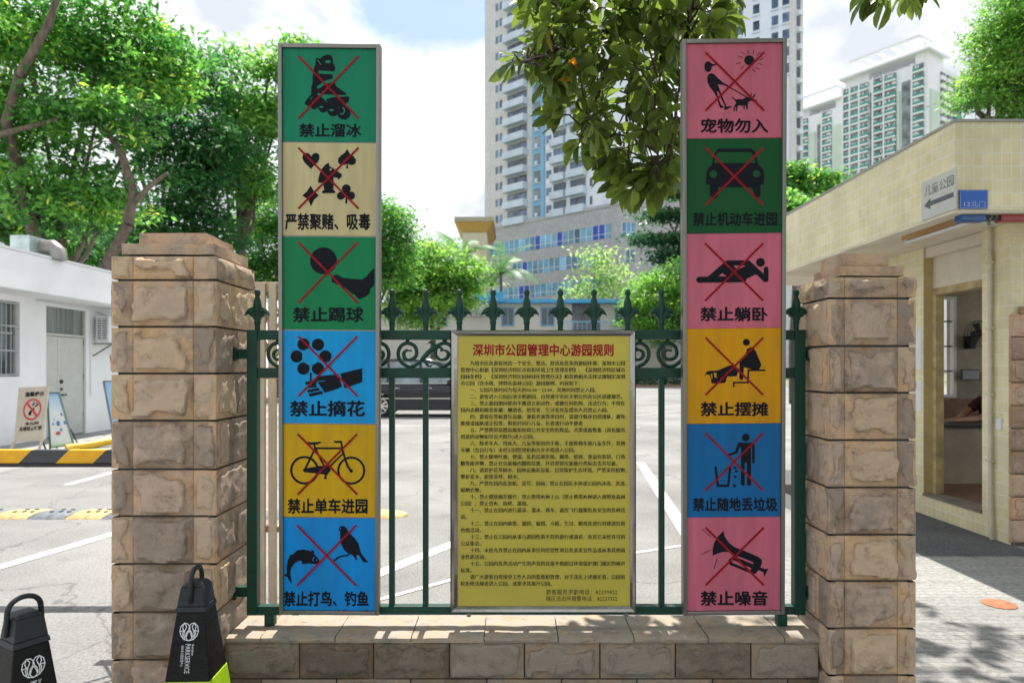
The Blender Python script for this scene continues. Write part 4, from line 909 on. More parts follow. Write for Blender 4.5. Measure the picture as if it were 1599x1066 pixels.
# stone gate pier standing against the kiosk, at the right edge
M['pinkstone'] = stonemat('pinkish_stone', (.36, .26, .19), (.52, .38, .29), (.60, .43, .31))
pr = thing('gate_pier', 'pinkish stone pier at the kiosk corner by the right edge', 'pillar', (4.6, 5.8, 0))
pz = H + (HY - 490) * 5.96 / F; x0 = X(1579.5, 5.955)
mb = MB(); mb.box(x0 + .02, x0 + .6, 5.972, 5.99, 0, pz - .03); mb.build('mortar_core', M['mortar'], pr)
mb = MB(); zz = [pz - .2 * k for k in range(11)]; sd = 900
for k in range(10):
    z1_, z0_ = zz[k] - .004, max(zz[k + 1] + .004, .01)
    if z1_ - z0_ < .04: continue
    cut = x0 + (.6 if k % 2 else .34) * .6
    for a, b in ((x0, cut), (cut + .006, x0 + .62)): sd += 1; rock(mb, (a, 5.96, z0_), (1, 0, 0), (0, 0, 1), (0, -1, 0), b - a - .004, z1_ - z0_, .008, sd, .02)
mb.build('stone_facing', M['pinkstone'], pr, smooth='all')
mb = MB(); mb.box(x0 + .09, x0 + .62, 5.958, 5.993, pz + .001, pz + .065); mb.build('capstone', M['pinkstone'], pr, bevel=.008)
# orange cover let into the paving
g = G(1560, 944); mb = MB(); mb.lathe([(.10, .0045), (.10, .009), (.085, .0105), (.001, .0105)], (g.x, g.y, 0), 28)
tag(mb.build('drain_cover', mat('orange_rust_cover', (.38, .13, .055), .7, var=.25, scale=20), smooth=True), 'round orange cover set in the grooved paving', 'drain cover')
# ------------------------------------------------------------------ white single storey building on the left
M['off_white'] = mat('white_render', (.84, .855, .87), .8, var=.04, scale=.8, second=(.74, .76, .78))
M['door_grey'] = mat('grey_green_door', (.50, .53, .49), .5, var=.05)
hb = thing('white_building', 'long white single storey building with barred window and grey door at the left', 'building', (-12, 16, 0))
BX, SX = -10.2, -9.4
mb = MB(); y0, y1 = 9.0, 24.0
wy0, wy1 = 11.2, 14.15       # window
dy0, dy1 = 14.95, 16.35      # door
zw0, zw1, zd = 1.38, 2.92, 2.92
for (a, b, c_, d) in ((y0, wy0, 0, 3.05), (wy0, wy1, 0, zw0), (wy0, wy1, zw1, 3.05), (wy1, dy0, 0, 3.05), (dy0, dy1, zd, 3.05), (dy1, y1, 0, 3.05)): mb.box(BX - .25, BX, a, b, c_, d)
mb.box(-20, BX - .25, y1 - .3, y1, 0, 3.05); mb.box(-20, BX - .25, y0, y0 + .3, 0, 3.05); mb.build('wall', M['off_white'], hb)
mb = MB(); mb.box(-20, SX, y0 - .6, y1 + .4, 3.051, 3.78); mb.build('roof', M['off_white'], hb, bevel=.02)
mb = MB(); mb.box(SX - .06, SX + .012, y0 - .612, y1 + .412, 3.781, 3.83); mb.build('roof_edge', M['white_paint'], hb)
mb = MB(); mb.box(BX - .18, BX - .14, wy0, wy1, zw0, zw1); wn_ = mb.build('window', mat('window_glass', (.08, .11, .12), .08, var=.3, scale=1.2, spec=.7), hb)
mb = MB()
for y in np.arange(wy0 + .01, wy1, .13): mb.box(BX - .05, BX - .035, y, y + .016, zw0, zw1)
for z in (zw0 + .03, 1.9, 2.4, zw1 - .05): mb.box(BX - .034, BX - .02, wy0, wy1, z, z + .025)
mb.build('window_bar', mat('grey_bars', (.48, .5, .5), .5, .3), wn_)
mb = MB()
for (a, b, c_, d) in ((wy0, wy1, zw0, zw0 + .05), (wy0, wy1, zw1 - .05, zw1), (wy0, wy0 + .05, zw0, zw1), (wy1 - .05, wy1, zw0, zw1), ((wy0 + wy1) / 2 - .03, (wy0 + wy1) / 2 + .03, zw0, zw1), (wy0, wy1, 2.25, 2.29)): mb.box(BX - .1395, BX - .1, a, b, c_, d)
mb.build('window_frame', mat('aluminium', (.5, .52, .52), .4, .6), wn_)
mb = MB(); mb.box(BX - .09, BX - .05, dy0 + .03, dy0 + .44, .02, 2.27); mb.box(BX - .09, BX - .05, dy0 + .446, dy1 - .03, .02, 2.27); dr = mb.build('door', M['door_grey'], hb, bevel=.004)
mb = MB()
for z, r_ in ((1.25, .045), (1.08, .03)): mb.tube([(BX - .0495, dy0 + .56, z), (BX - .02, dy0 + .56, z)], r_, 12)
mb.tube([(BX - .0495, dy0 + .56, .95), (BX - .015, dy0 + .56, .95), (BX - .012, dy0 + .7, .95)], .016, 8); mb.build('handle', M['black'], dr)
mb = MB()
for z in (.4, 1.3, 2.1): mb.box(BX - .05, BX - .035, dy1 - .04, dy1 - .02, z, z + .12)
mb.build('hinge', M['stainless'], dr)
mb = MB(); mb.box(BX - .1, BX - .02, dy0, dy0 + .03, 0, zd); mb.box(BX - .1, BX - .02, dy1 - .03, dy1, 0, zd); mb.box(BX - .1, BX - .02, dy0 + .03, dy1 - .03, 2.28, 2.33); mb.build('door_frame', M['door_grey'], hb)
mb = MB(); mb.box(BX - .09, BX - .07, dy0 + .03, dy1 - .03, 2.331, zd - .001); mb.build('transom', mat('ribbed_transom', (.20, .23, .22), .35, var=.4, scale=2, stretch=(1, 9, .2)), hb)
mb = MB(); mb.tube([(BX + .03, dy0 - .3, 2.99), (BX + .03, dy1 + .2, 2.98), (BX + .12, 17.4, 2.8)], .018, 6); mb.tube([(BX + .02, 16.5, 2.95), (BX + .02, 16.5, .9)], .012, 6); mb.build('pipe', M['white_paint'], hb)
ac = thing('air_conditioner', 'white air conditioner unit on brackets beside the grey door', 'air conditioner', (BX, 16.9, 2.0))
mb = MB(); mb.box(BX + .1, BX + .42, 16.56, 17.4, 2.18, 2.82); mb.build('casing', M['white_paint'], ac, bevel=.015)
mb = MB(); mb.box(BX + .15, BX + .37, 16.552, 16.5595, 2.24, 2.76); mb.build('vent', M['black'], ac)
mb = MB()
for i in range(9): mb.box(BX + .15, BX + .37, 16.54, 16.5515, 2.25 + i*.058, 2.28 + i*.058)
mb.box(BX + .255, BX + .265, 16.53, 16.5395, 2.24, 2.76); mb.build('grille', M['white_paint'], ac)
for y in (16.62, 17.34):
    mb = MB(); mb.bar((BX, y, 2.15), (BX + .5, y, 2.15), .03, .03); mb.bar((BX, y, 1.85), (BX + .45, y, 2.13), .03, .03); mb.build('bracket', M['stainless'], ac)
rv = thing('roof_vent', 'galvanised box duct with a round elbow on the white building roof', 'vent', P(55, 400, 14))
a, b = P(32, 404, 14), P(62, 375, 14)
mb = MB(); mb.box(a.x, b.x, 13.7, 14.6, 3.782, b.z + .05); mb.build('duct', mat('galvanised_sheet', (.42, .50, .49), .35, .6, var=.15), rv, bevel=.01)
mb = MB(); mb.tube([(b.x + .0005, 14.1, 4.03), (b.x + .2, 14.1, 4.03), (b.x + .3, 14.1, 3.95), (b.x + .32, 14.1, 3.782)], .17, 14); mb.build('elbow', M['stainless'], rv, smooth=True)

# ------------------------------------------------------------------ the A-frame notices in front of it
def easel(name, label, quad, Y, dY, leg):
    """leaning board through four photo corners (top-left, top-right, bottom-right, bottom-left); the top leans away by dY"""
    tl, tr, br, bl = quad; foot = P(*bl, Y)
    o = thing(name, label, 'notice stand', (foot.x, foot.y, 0))
    a, b = P(*bl, Y), P(*br, Y); c_, d = P(*tr, Y + dY), P(*tl, Y + dY)
    return o, a, b, c_, d
def board_quad(mb, a, b, c_, d, t=.03):
    n = (b - a).cross(d - a).normalized() * t; mb.hexa([a, b, b - n, a - n], [d, c_, c_ - n, d - n])
M['beige_board'] = mat('beige_board', (.52, .46, .37), .6, var=.05)
Y1 = 11.6
o, a, b, c_, d = easel('notice_stand', 'beige leaning no smoking notice on legs in front of the white building', ((29, 605), (76, 603), (66, 687), (22, 690)), Y1, .25, 0)
mb = MB(); board_quad(mb, a, b, c_, d); pn = mb.build('panel', M['beige_board'], o)
bpln = Plane(a, b - a, d - a); Wb, Hb = (b - a).length, (d - a).length
k = Ink(bpln, 0, 0, 1, .004)
def upt(u, v): p = a.lerp(b, u).lerp(d.lerp(c_, u), v); return p
def updraw(mb, pts, off=.005, holes=()): 
    n = bpln.n * off; mb.poly([upt(*p) + n for p in pts], [[upt(*p) + n for p in h] for h in holes])
mb = MB(); updraw(mb, ellipse(.53, .58, .31, .20, 32), .004, [ellipse(.53, .58, .26, .168, 32)]); updraw(mb, ribbon([(.34, .70), (.72, .45)], .05), .0045); mb.build('pictogram', mat('sign_red', (.58, .03, .03), .5), pn)
mb = MB(); updraw(mb, ribbon([(.42, .50), (.60, .60)], .05), .0035); updraw(mb, ribbon([(.62, .63), (.70, .66), (.66, .70)], .03), .0036); updraw(mb, ribbon([(.52, .66), (.58, .68), (.56, .72)], .03), .0036); updraw(mb, ellipse(.47, .50, .05, .03), .0037); mb.build('cigarette', M['ink'], pn)
mb = MB()
for s, (u0, v0, u1, v1) in (('温馨提示', (.24, .82, .88, .91)), ('本公园', (.33, .29, .80, .35)), ('全面禁止吸烟', (.14, .19, .93, .27))):
    v, f = text2d(s, .03, 2); q0, q1 = v.min(0), v.max(0); w = (v - q0) / (q1 - q0)
    mb.add([upt(u0 + p * (u1 - u0), v0 + q * (v1 - v0)) + bpln.n * .004 for p, q in w], f)
mb.build('lettering', M['ink'], pn)
for (p_, q_) in ((a, 0), (b, 0)):
    mb = MB(); mb.tube([p_ + Vector((0, 0, .0)), Vector((p_.x + (-.09 if p_ is a else -.06), p_.y - .08, 0))], .022, 8); mb.build('leg', M['beige_board'], o)
mid = (a + b) / 2; mb = MB(); mb.tube([(mid + d - a) * .5 + mid * .5 + Vector((0, .04, 0)), Vector((mid.x, mid.y + .5, 0))], .015, 8); mb.build('strut', M['black'], o)
M['poster'] = mat('pale_poster', (.66, .70, .74), .4, var=.05)
o, a, b, c_, d = easel('notice_stand', 'tapered white poster stand with a blue sky top and green foot beside the beige notice', ((74, 613), (92.5, 613), (115, 693.5), (78.5, 699)), 13.0, .3, 0)
gm = bpy.data.materials.new('poster_print'); gm.use_nodes = True; nt = gm.node_tree; bs = nt.nodes['Principled BSDF']; bs.inputs['Roughness'].default_value = .4
t_ = nd(nt, 'ShaderNodeTexCoord'); sp_ = nd(nt, 'ShaderNodeSeparateXYZ'); nt.links.new(t_.outputs['Generated'], sp_.inputs[0]); rp = nd(nt, 'ShaderNodeValToRGB'); e = rp.color_ramp.elements
e[0].color = (.35, .66, .22, 1); e[1].color = (.25, .52, .80, 1)
for q, col in ((.03, (.50, .74, .35, 1)), (.12, (.78, .80, .78, 1)), (.62, (.80, .82, .84, 1)), (.88, (.50, .70, .86, 1))): x = e.new(q); x.color = col
nt.links.new(sp_.outputs[2], rp.inputs[0]); nt.links.new(rp.outputs[0], bs.inputs['Base Color'])
bpln = Plane(a, b - a, d - a)
mb = MB(); board_quad(mb, a, b, c_, d, .02); pn = mb.build('panel', gm, o)
mb = MB()
for p_, q_ in ((a, d), (b, c_), (a, b), (d, c_)): mb.bar(p_ + bpln.n*.006, q_ + bpln.n*.006, .03, .02)
mb.build('frame', mat('dark_green_frame', (.05, .12, .10), .5), o)
mb = MB()
for (u, v, r_) in ((.5, .42, .1), (.78, .58, .06), (.86, .42, .07), (.22, .42, .05), (.3, .5, .03), (.6, .3, .06)): updraw(mb, ellipse(u, v, r_, r_ * .5, 14), .004)
mb.build('pictogram', mat('blue_print', (.12, .25, .55), .5), pn)
mb = MB(); updraw(mb, ellipse(.42, .24, .13, .035, 14), .005); mb.build('pictogram', mat('red_print', (.6, .12, .10), .5), pn)
for p_ in (a, b): mb = MB(); mb.tube([p_, Vector((p_.x, p_.y - .03, 0))], .015, 8); mb.tube([p_.lerp(d if p_ is a else c_, .3) + Vector((0, .03, 0)), Vector((p_.x, p_.y + .2, 0))], .012, 6); mb.build('leg', M['black'], o)
o, a, b, c_, d = easel('notice_stand', 'light blue poster stand half hidden by the tall gate pillar', ((162, 595), (200, 594), (205, 668), (176, 671)), 15.0, .25, 0)
mb = MB(); board_quad(mb, a, b, c_, d, .02); mb.build('panel', mat('light_blue_poster', (.16, .42, .72), .4, var=.3, scale=1.4, second=(.5, .68, .85)), o)
bpln = Plane(a, b - a, d - a); mb = MB()
for p_, q_ in ((a, d), (b, c_), (a, b), (d, c_)): mb.bar(p_ + bpln.n*.006, q_ + bpln.n*.006, .04, .02)
mb.build('frame', mat('grey_frame', (.2, .22, .24), .5), o)
for p_ in (a, b): mb = MB(); mb.tube([p_, Vector((p_.x, p_.y - .02, 0))], .016, 8); mb.tube([p_.lerp(d if p_ is a else c_, .3) + Vector((0, .03, 0)), Vector((p_.x, p_.y + .2, 0))], .012, 6); mb.build('leg', M['black'], o)

# ------------------------------------------------------------------ barrier arm, speed humps, beige folding gate
def stripemat(name, c1, c2, w, slope, off=0):
    m = bpy.data.materials.new(name); m.use_nodes = True; nt = m.node_tree; L = nt.links; b = nt.nodes['Principled BSDF']; b.inputs['Roughness'].default_value = .45
    t = nd(nt, 'ShaderNodeTexCoord'); s = nd(nt, 'ShaderNodeSeparateXYZ'); L.new(t.outputs['Object'], s.inputs[0])
    m1 = nd(nt, 'ShaderNodeMath', operation='MULTIPLY_ADD'); L.new(s.outputs[2], m1.inputs[0]); m1.inputs[1].default_value = -slope; L.new(s.outputs[0], m1.inputs[2])
    m2 = nd(nt, 'ShaderNodeMath', operation='MULTIPLY_ADD'); m2.inputs[1].default_value = 1 / (2 * w); m2.inputs[2].default_value = off + 50; L.new(m1.outputs[0], m2.inputs[0])
    m3 = nd(nt, 'ShaderNodeMath', operation='FRACT'); L.new(m2.outputs[0], m3.inputs[0]); m4 = nd(nt, 'ShaderNodeMath', operation='GREATER_THAN'); m4.inputs[1].default_value = .5; L.new(m3.outputs[0], m4.inputs[0])
    mx = nd(nt, 'ShaderNodeMix', data_type='RGBA'); L.new(m4.outputs[0], mx.inputs['Factor']); mx.inputs['A'].default_value = (*c1, 1); mx.inputs['B'].default_value = (*c2, 1)
    n = nd(nt, 'ShaderNodeTexNoise', Scale=14, Detail=6); L.new(t.outputs['Object'], n.inputs['Vector']); mr = nd(nt, 'ShaderNodeMapRange'); mr.inputs['To Min'].default_value = .75; mr.inputs['To Max'].default_value = 1.2; L.new(n.outputs['Fac'], mr.inputs['Value'])
    m5 = nd(nt, 'ShaderNodeMix', data_type='RGBA', blend_type='MULTIPLY'); m5.inputs['Factor'].default_value = 1; L.new(mx.outputs['Result'], m5.inputs['A']); L.new(mr.outputs[0], m5.inputs['B']); L.new(m5.outputs['Result'], b.inputs['Base Color']); return m
ar = thing('barrier_arm', 'yellow and black striped barrier arm across the road at the left', 'barrier', (-2.2, 4.9, 0))
AY = 4.88; a, b = P(-420, 727, AY), P(330, 701.5, AY)
mb = MB(); mb.box(a.x, b.x, AY - .03, AY + .03, a.z + .02, b.z); mb.build('arm', stripemat('barrier_stripes', (.045, .05, .055), (.80, .42, .004), .264, 1.0, .135), ar, bevel=.006)
mb = MB(); mb.box(a.x, b.x, AY - .042, AY + .03, a.z - .004, a.z + .0195); mb.build('rubber_edge', M['black'], ar, bevel=.004)
mb = MB(); mb.box(-2.36, -2.1, AY + .05, AY + .35, 0, 1.0); mb.build('housing', mat('barrier_housing', (.6, .35, .02), .5, var=.1), ar, bevel=.02)
mb = MB(); mb.tube([(-2.24, AY + .0305, (a.z + b.z) / 2), (-2.24, AY + .0495, (a.z + b.z) / 2)], .05, 14); mb.build('hub', M['black'], ar)
yr = thing('yellow_rail', 'short yellow tube rail on the road behind the striped barrier', 'rail', P(150, 690, 12.5))
mb = MB(); mb.tube([P(103, 700, 12.9), P(140, 694.5, 13.2), P(176, 688, 13.6), P(240, 676, 14.2)], .075, 10); mb.build('tube', mat('yellow_rail_paint', (.78, .48, .02), .4), yr, smooth=True)
mb = MB()
for px, py, Y in ((125, 697, 13.05), (215, 681, 13.9)): p_ = P(px, py, Y); mb.tube([p_, (p_.x, p_.y, 0)], .04, 8)
mb.build('post', M['black'], yr)
M['hump_yellow'] = mat('worn_yellow_rubber', (.56, .42, .19), .8, var=.2, scale=12, bump=.004, bscale=30)
M['hump_black'] = mat('worn_black_rubber', (.19, .21, .235), .8, var=.25, scale=12, bump=.004, bscale=30)
ga, gb = G(-180, 806.5), G(640, 806.5)
def hump(x0, x1, y, i, last=False):
    r = thing('speed_hump', ('faded yellow speed hump segment across the road' if i % 2 == 0 else 'dark rubber speed hump segment across the road') if not last else 'rounded yellow end cap of the speed hump, seen between the sign boards', 'speed hump', ((x0 + x1) / 2, y, 0), 'speed hump segments across the road')
    mb = MB(); pr_ = [(-.19, .001), (-.17, .02), (-.09, .048), (0, .055), (.09, .048), (.17, .02), (.19, .001)]
    if last:
        n = 12; vs = []; fs = []
        for k in range(n + 1):
            t = math.pi / 2 * k / n; s = math.cos(t); xx = x0 + (x1 - x0) * math.sin(t)
            vs += [(xx, y + q * s, .001 + (z - .001) * s ** .6) for q, z in pr_]
        fs = [(k*7+j, k*7+j+1, (k+1)*7+j+1, (k+1)*7+j) for k in range(n) for j in range(6)]; mb.add(vs, fs)
    else:
        sk = .07; vs = [(x0 + .004 + sk * (q / .19), y + q, z) for q, z in pr_] + [(x1 - .004 + sk * (q / .19), y + q, z) for q, z in pr_]
        mb.add(vs, [(j, j+1, 7+j+1, 7+j) for j in range(6)] + [(6, 5, 4, 3, 2, 1, 0), (7, 8, 9, 10, 11, 12, 13)])
    mb.build('body', M['hump_yellow'] if (i % 2 == 0 or last) else M['hump_black'], r, smooth=True)
    if not last:
        mb = MB(); xm = (x0 + x1) / 2
        for dx, dy in ((-.09, -.06), (.0, -.05), (.09, -.06), (-.04, .05), (.06, .05)): mb.lathe([(.022, .046), (.022, .0575), (.001, .0575)], (xm + dx, y + dy, 0), 8)
        mb.build('bolt', M['black'], r)
hx = X(15, 7.2); seg = .385
x = hx - seg * 6; i = 0
while x < X(560, 7.2): hump(x, x + seg, 7.2, i); x += seg; i += 1
hump(x, X(637, 7.2), 7.2, 0, True)
M['beige_steel'] = mat('beige_painted_steel', (.50, .41, .29), .5, var=.12, scale=6)
bgt = thing('folding_gate', 'beige folded steel lattice gate behind the tall gate pillar', 'gate', (-1.6, 4.4, 0))
gz = H + (HY - 441) * 4.4 / F
mb = MB(); mb.box(-2.15, -1.22, 4.37, 4.43, gz - .06, gz); mb.box(-2.15, -1.22, 4.375, 4.425, .5, .54); mb.box(-2.15, -1.22, 4.375, 4.425, gz - .62, gz - .57); mb.build('rail', M['beige_steel'], bgt, bevel=.004)
for i, px in enumerate((380, 411, 421, 430, 445, 470)):
    x = X(px, 4.4); w = .022 if i != 1 else .03
    mb = MB(); mb.box(x - w, x + w, 4.345 if i % 2 else 4.435, 4.3695 if i % 2 else 4.46, .03, gz - .01); mb.build('post', M['beige_steel'], bgt, bevel=.003)
mb = MB()
for k in range(9):
    z = .6 + k * .2
    if z + .3 > gz - .05: break
for k in range(12):
    x = -2.1 + k * .09
    if x + .22 < -1.2:
        mb.bar((x, 4.405, gz - .56), (x + .24, 4.405, gz - .07), .018, .01); mb.bar((x + .24, 4.393, gz - .56), (x, 4.393, gz - .07), .018, .01)
mb.build('lattice', M['beige_steel'], bgt)
for x in (-2.0, -1.4): mb = MB(); mb.tube([(x, 4.38, .05), (x, 4.42, .05)], .05, 14); mb.build('wheel', M['black'], bgt)

# ------------------------------------------------------------------ parked dark people carrier
CY = 21.6; cx0 = X(548, CY); cl = 4.75
car = thing('parked_car', 'dark navy people carrier parked beyond the fence', 'car', (cx0 + cl / 2, CY + .9, 0))
M['car_paint'] = mat('navy_car_paint', (.007, .009, .015), .2, 0, var=.1, coat=.35, spec=.4)
M['tyre'] = mat('tyre_rubber', (.02, .02, .02), .85)
hwz = [(0, .42), (.02, .95), (.15, 1.02), (.55, 1.06), (1.6, 1.07), (2.6, 1.04), (3.55, 1.0), (4.2, .88), (4.62, .72), (4.75, .5), (4.72, .26), (4.35, .22)]
wheels = [(.92, .355), (3.78, .355)]; low = []
def arch(cxw): return [(cxw + .43 * math.cos(t), .33 + .43 * math.sin(t)) for t in (math.pi * i / 10 for i in range(11)) if .33 + .43 * math.sin(t) > .2]
prof = hwz + [(4.22, .22)] + arch(3.78) + [(3.3, .22), (1.4, .22)] + arch(.92) + [(.42, .24), (.08, .28)]
mb = MB(); mb.prism([(cx0 + x, CY, z) for x, z in prof], (0, 1.82, 0)); mb.build('body', M['car_paint'], car, smooth=True, bevel=.05, seg=3)
gh = [(.06, 1.03), (.28, 1.66), (.62, 1.82), (1.5, 1.88), (2.4, 1.85), (2.85, 1.74), (3.72, 1.03)]
mb = MB(); n = len(gh); tw = lambda z: .02 + (z - 1.03) * .26
vs = [(cx0 + x, CY + tw(z), z) for x, z in gh] + [(cx0 + x, CY + 1.82 - tw(z), z) for x, z in gh]
fs = [(i, (i+1) % n, n + (i+1) % n, n + i) for i in range(n)] + [tuple(range(n - 1, -1, -1)), tuple(range(n, 2 * n))]
mb.add(vs, fs); mb.build('roof', M['car_paint'], car, smooth=True, bevel=.05, seg=3)
M['car_glass'] = mat('tinted_car_glass', (.22, .28, .30), .05, var=.3, spec=.8, scale=2)
for pts in (((.42, 1.08), (.55, 1.64), (.75, 1.73), (1.12, 1.75), (1.12, 1.08)), ((1.2, 1.08), (1.2, 1.76), (2.12, 1.76), (2.18, 1.08)), ((2.28, 1.08), (2.22, 1.74), (2.68, 1.66), (3.3, 1.13), (3.3, 1.08))):
    for side in (0, 1):
        mb = MB(); yy = lambda z: (CY + tw(z) - .012) if side == 0 else (CY + 1.82 - tw(z) + .012)
        mb.poly([(cx0 + x, yy(z), z) for x, z in pts]); mb.build('window', M['car_glass'], car)
mb = MB()
for side in (-.014, 1.834):
    mb.bar((cx0 + .4, CY + side, 1.075), (cx0 + 3.35, CY + side, 1.075), .018, .018); mb.bar((cx0 + .6, CY + side + (.006 if side < 0 else -.006), .60), (cx0 + 3.4, CY + side + (.006 if side < 0 else -.006), .60), .022, .025)
mb.build('trim', M['chrome'], car)
for x in (1.02, 2.18, 1.45): pass
for x in (1.28, 2.3):
    mb = MB(); mb.tube([(cx0 + x, CY - .004, .92), (cx0 + x + .05, CY - .03, .925), (cx0 + x + .2, CY - .03, .925), (cx0 + x + .25, CY - .004, .92)], .016, 8); mb.build('door_handle', M['chrome'], car, smooth=True)
mb = MB()
for x in (1.16, 2.2, 3.22): mb.bar((cx0 + x, CY - .002, .36), (cx0 + x, CY - .002, 1.02), .008, .006)
mb.build('door_seam', M['black'], car)
for x in (.92, 3.78):
    for yy, s in ((CY + .12, -1), (CY + 1.70, 1)):
        mb = MB(); mb.tube([(cx0 + x, yy - .11, .355), (cx0 + x, yy - .09, .355), (cx0 + x, yy + .09, .355), (cx0 + x, yy + .11, .355)], [.335, .355, .355, .335], 28); w_ = mb.build('wheel', M['tyre'], car, smooth=True)
        mb = MB(); yo = yy + s * .114
        for q in range(10):
            t = 2*math.pi*q/10; mb.bar((cx0 + x + .05*math.cos(t), yo, .355 + .05*math.sin(t)), (cx0 + x + .23*math.cos(t), yo, .355 + .23*math.sin(t)), .012, .045)
        mb.tube([(cx0 + x + .235*math.cos(2*math.pi*q/28), yo, .355 + .235*math.sin(2*math.pi*q/28)) for q in range(29)], .014, 6, cap=False); mb.tube([(cx0 + x, yo - .012, .355), (cx0 + x, yo + .012, .355)], .06, 14)
        mb.build('rim', M['chrome'], w_, smooth=True)
mb = MB(); mb.box(cx0 + 4.5, cx0 + 4.73, CY + .1, CY + .5, .62, .74); mb.build('headlight', M['chrome'], car, bevel=.03); mb = MB(); mb.box(cx0 - .015, cx0 + .06, CY + .02, CY + .25, .8, 1.0); mb.build('tail_light', mat('tail_red', (.4, .01, .01), .2), car, bevel=.01)
mb = MB(); mb.prism([(cx0 + 3.05, CY - .16, 1.05), (cx0 + 3.22, CY - .16, 1.05), (cx0 + 3.2, CY - .16, 1.2), (cx0 + 3.05, CY - .16, 1.18)], (0, .15, 0)); mb.build('mirror', M['car_paint'], car, bevel=.02)
# ------------------------------------------------------------------ buildings beyond
class Wall:
    """a vertical wall plane through two ground points; s runs along it, d stands out towards the viewer"""
    def __init__(s, A, B):
        s.A, s.B = Vector((A[0], A[1], 0)), Vector((B[0], B[1], 0)); s.u = (s.B - s.A).normalized(); s.n = Vector((s.u.y, -s.u.x, 0)); s.L = (s.B - s.A).length
        if s.n.dot(-s.A) < 0: s.n = -s.n
    def pt(s, a, z, d=0): p = s.A + s.u * a + s.n * d; return Vector((p.x, p.y, z))
    def s_px(s, px):
        k = (px - CX) / F; return (k * s.A.y - s.A.x) / (s.u.x - k * s.u.y)
    def box(s, mb, a0, a1, z0, z1, d0, d1, m=0):
        mb.hexa([s.pt(a0, z0, d0), s.pt(a1, z0, d0), s.pt(a1, z0, d1), s.pt(a0, z0, d1)], [s.pt(a0, z1, d0), s.pt(a1, z1, d0), s.pt(a1, z1, d1), s.pt(a0, z1, d1)], m)
M['podium'] = brickmat('grey_podium_tile', (.39, .40, .415), (.43, .44, .455), (.33, .34, .35), 1.2, .6, (0, 2), .012, .7, dirt=.3)
M['tower_cream'] = brickmat('cream_tower_tile', (.55, .55, .55), (.60, .60, .60), (.47, .475, .49), 1.0, 2.95, (0, 2), .03, .7, dirt=.15)
M['tower_white'] = mat('pale_tower_render', (.66, .71, .78), .7, var=.06, scale=.15)
M['tower_blue'] = mat('blue_tower_tile', (.18, .40, .58), .6, var=.08, scale=.2)
M['balcony_white'] = mat('pale_balcony_render', (.53, .61, .71), .7, var=.08, scale=.4, orand=.06)
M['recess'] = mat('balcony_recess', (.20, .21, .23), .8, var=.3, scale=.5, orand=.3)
M['blue_glass'] = mat('blue_tinted_glass', (.07, .13, .22), .12, var=.5, scale=.35, spec=.8, orand=.6)
M['teal_glass'] = mat('teal_glass', (.08, .25, .38), .1, var=.55, scale=.25, spec=.8, second=(.02, .09, .14), orand=.5)
M['blue_blind'] = mat('deep_blue_blind', (.012, .06, .42), .4, var=.15, scale=.5)
M['sky_glass'] = mat('sky_blue_blind', (.09, .29, .46), .25, var=.3, scale=.3, orand=.35)
# grey podium with blue ribbon windows
C0 = Vector((X(964, 105), 105, 0)); Lf = Vector((C0.x - 1.069 * 19.8, 124.8, 0))
wl_ = Wall(Lf, C0)
pod = thing('podium_building', 'grey tiled office block with three rows of blue ribbon windows', 'building', (C0.x, C0.y, 0))
rt = Vector((X(1100, 108), 108, 0)); wr_ = Wall(C0, rt)
zt = 26.6
mb = MB(); ft = [Lf, C0, rt, rt + Vector((4, 40, 0)), Lf + Vector((12, 30, 0))]
mb.prism([(p.x, p.y, 0) for p in ft], (0, 0, zt)); mb.build('wall', M['podium'], pod)
mb = MB(); wl_.box(mb, -.1, wl_.L, zt + .01, zt + .5, -.6, .1); wr_.box(mb, 0, wr_.L, zt + .01, zt + 1.3, -.6, .1); mb.build('parapet', M['podium'], pod)
def ribbon_windows(w, px0, px1, z0, z1, n, seed):
    rr = random.Random(seed); a, b = w.s_px(px0), w.s_px(px1); st = (b - a) / n
    for i in range(n):
        mb = MB(); w.box(mb, a + i*st + .05, a + (i+1)*st - .05, z0, z1, -.2, .03); k = rr.random()
        win = mb.build('window', M['blue_blind'] if (i < 2 and seed == 1) or k < .07 else M['sky_glass'] if k < .3 else M['teal_glass'], pod)
        mb = MB(); w.box(mb, a + i*st - .049, a + i*st + .049, z0, z1, -.1, .06); w.box(mb, a + i*st + .08, a + (i+1)*st - .08, z0 + (z1-z0)*.3, z0 + (z1-z0)*.3 + .07, .031, .06); mb.build('frame', M['tower_white'], win)
ribbon_windows(wl_, 765, 955, 21.8, 24.0, 22, 1); ribbon_windows(wr_, 971, 992, 21.9, 24.0, 3, 4)
ribbon_windows(wl_, 800, 950, 17.7, 19.9, 17, 2); ribbon_windows(wr_, 976, 991, 17.8, 19.8, 2, 5)
ribbon_windows(wl_, 770, 940, 13.7, 15.8, 19, 3)
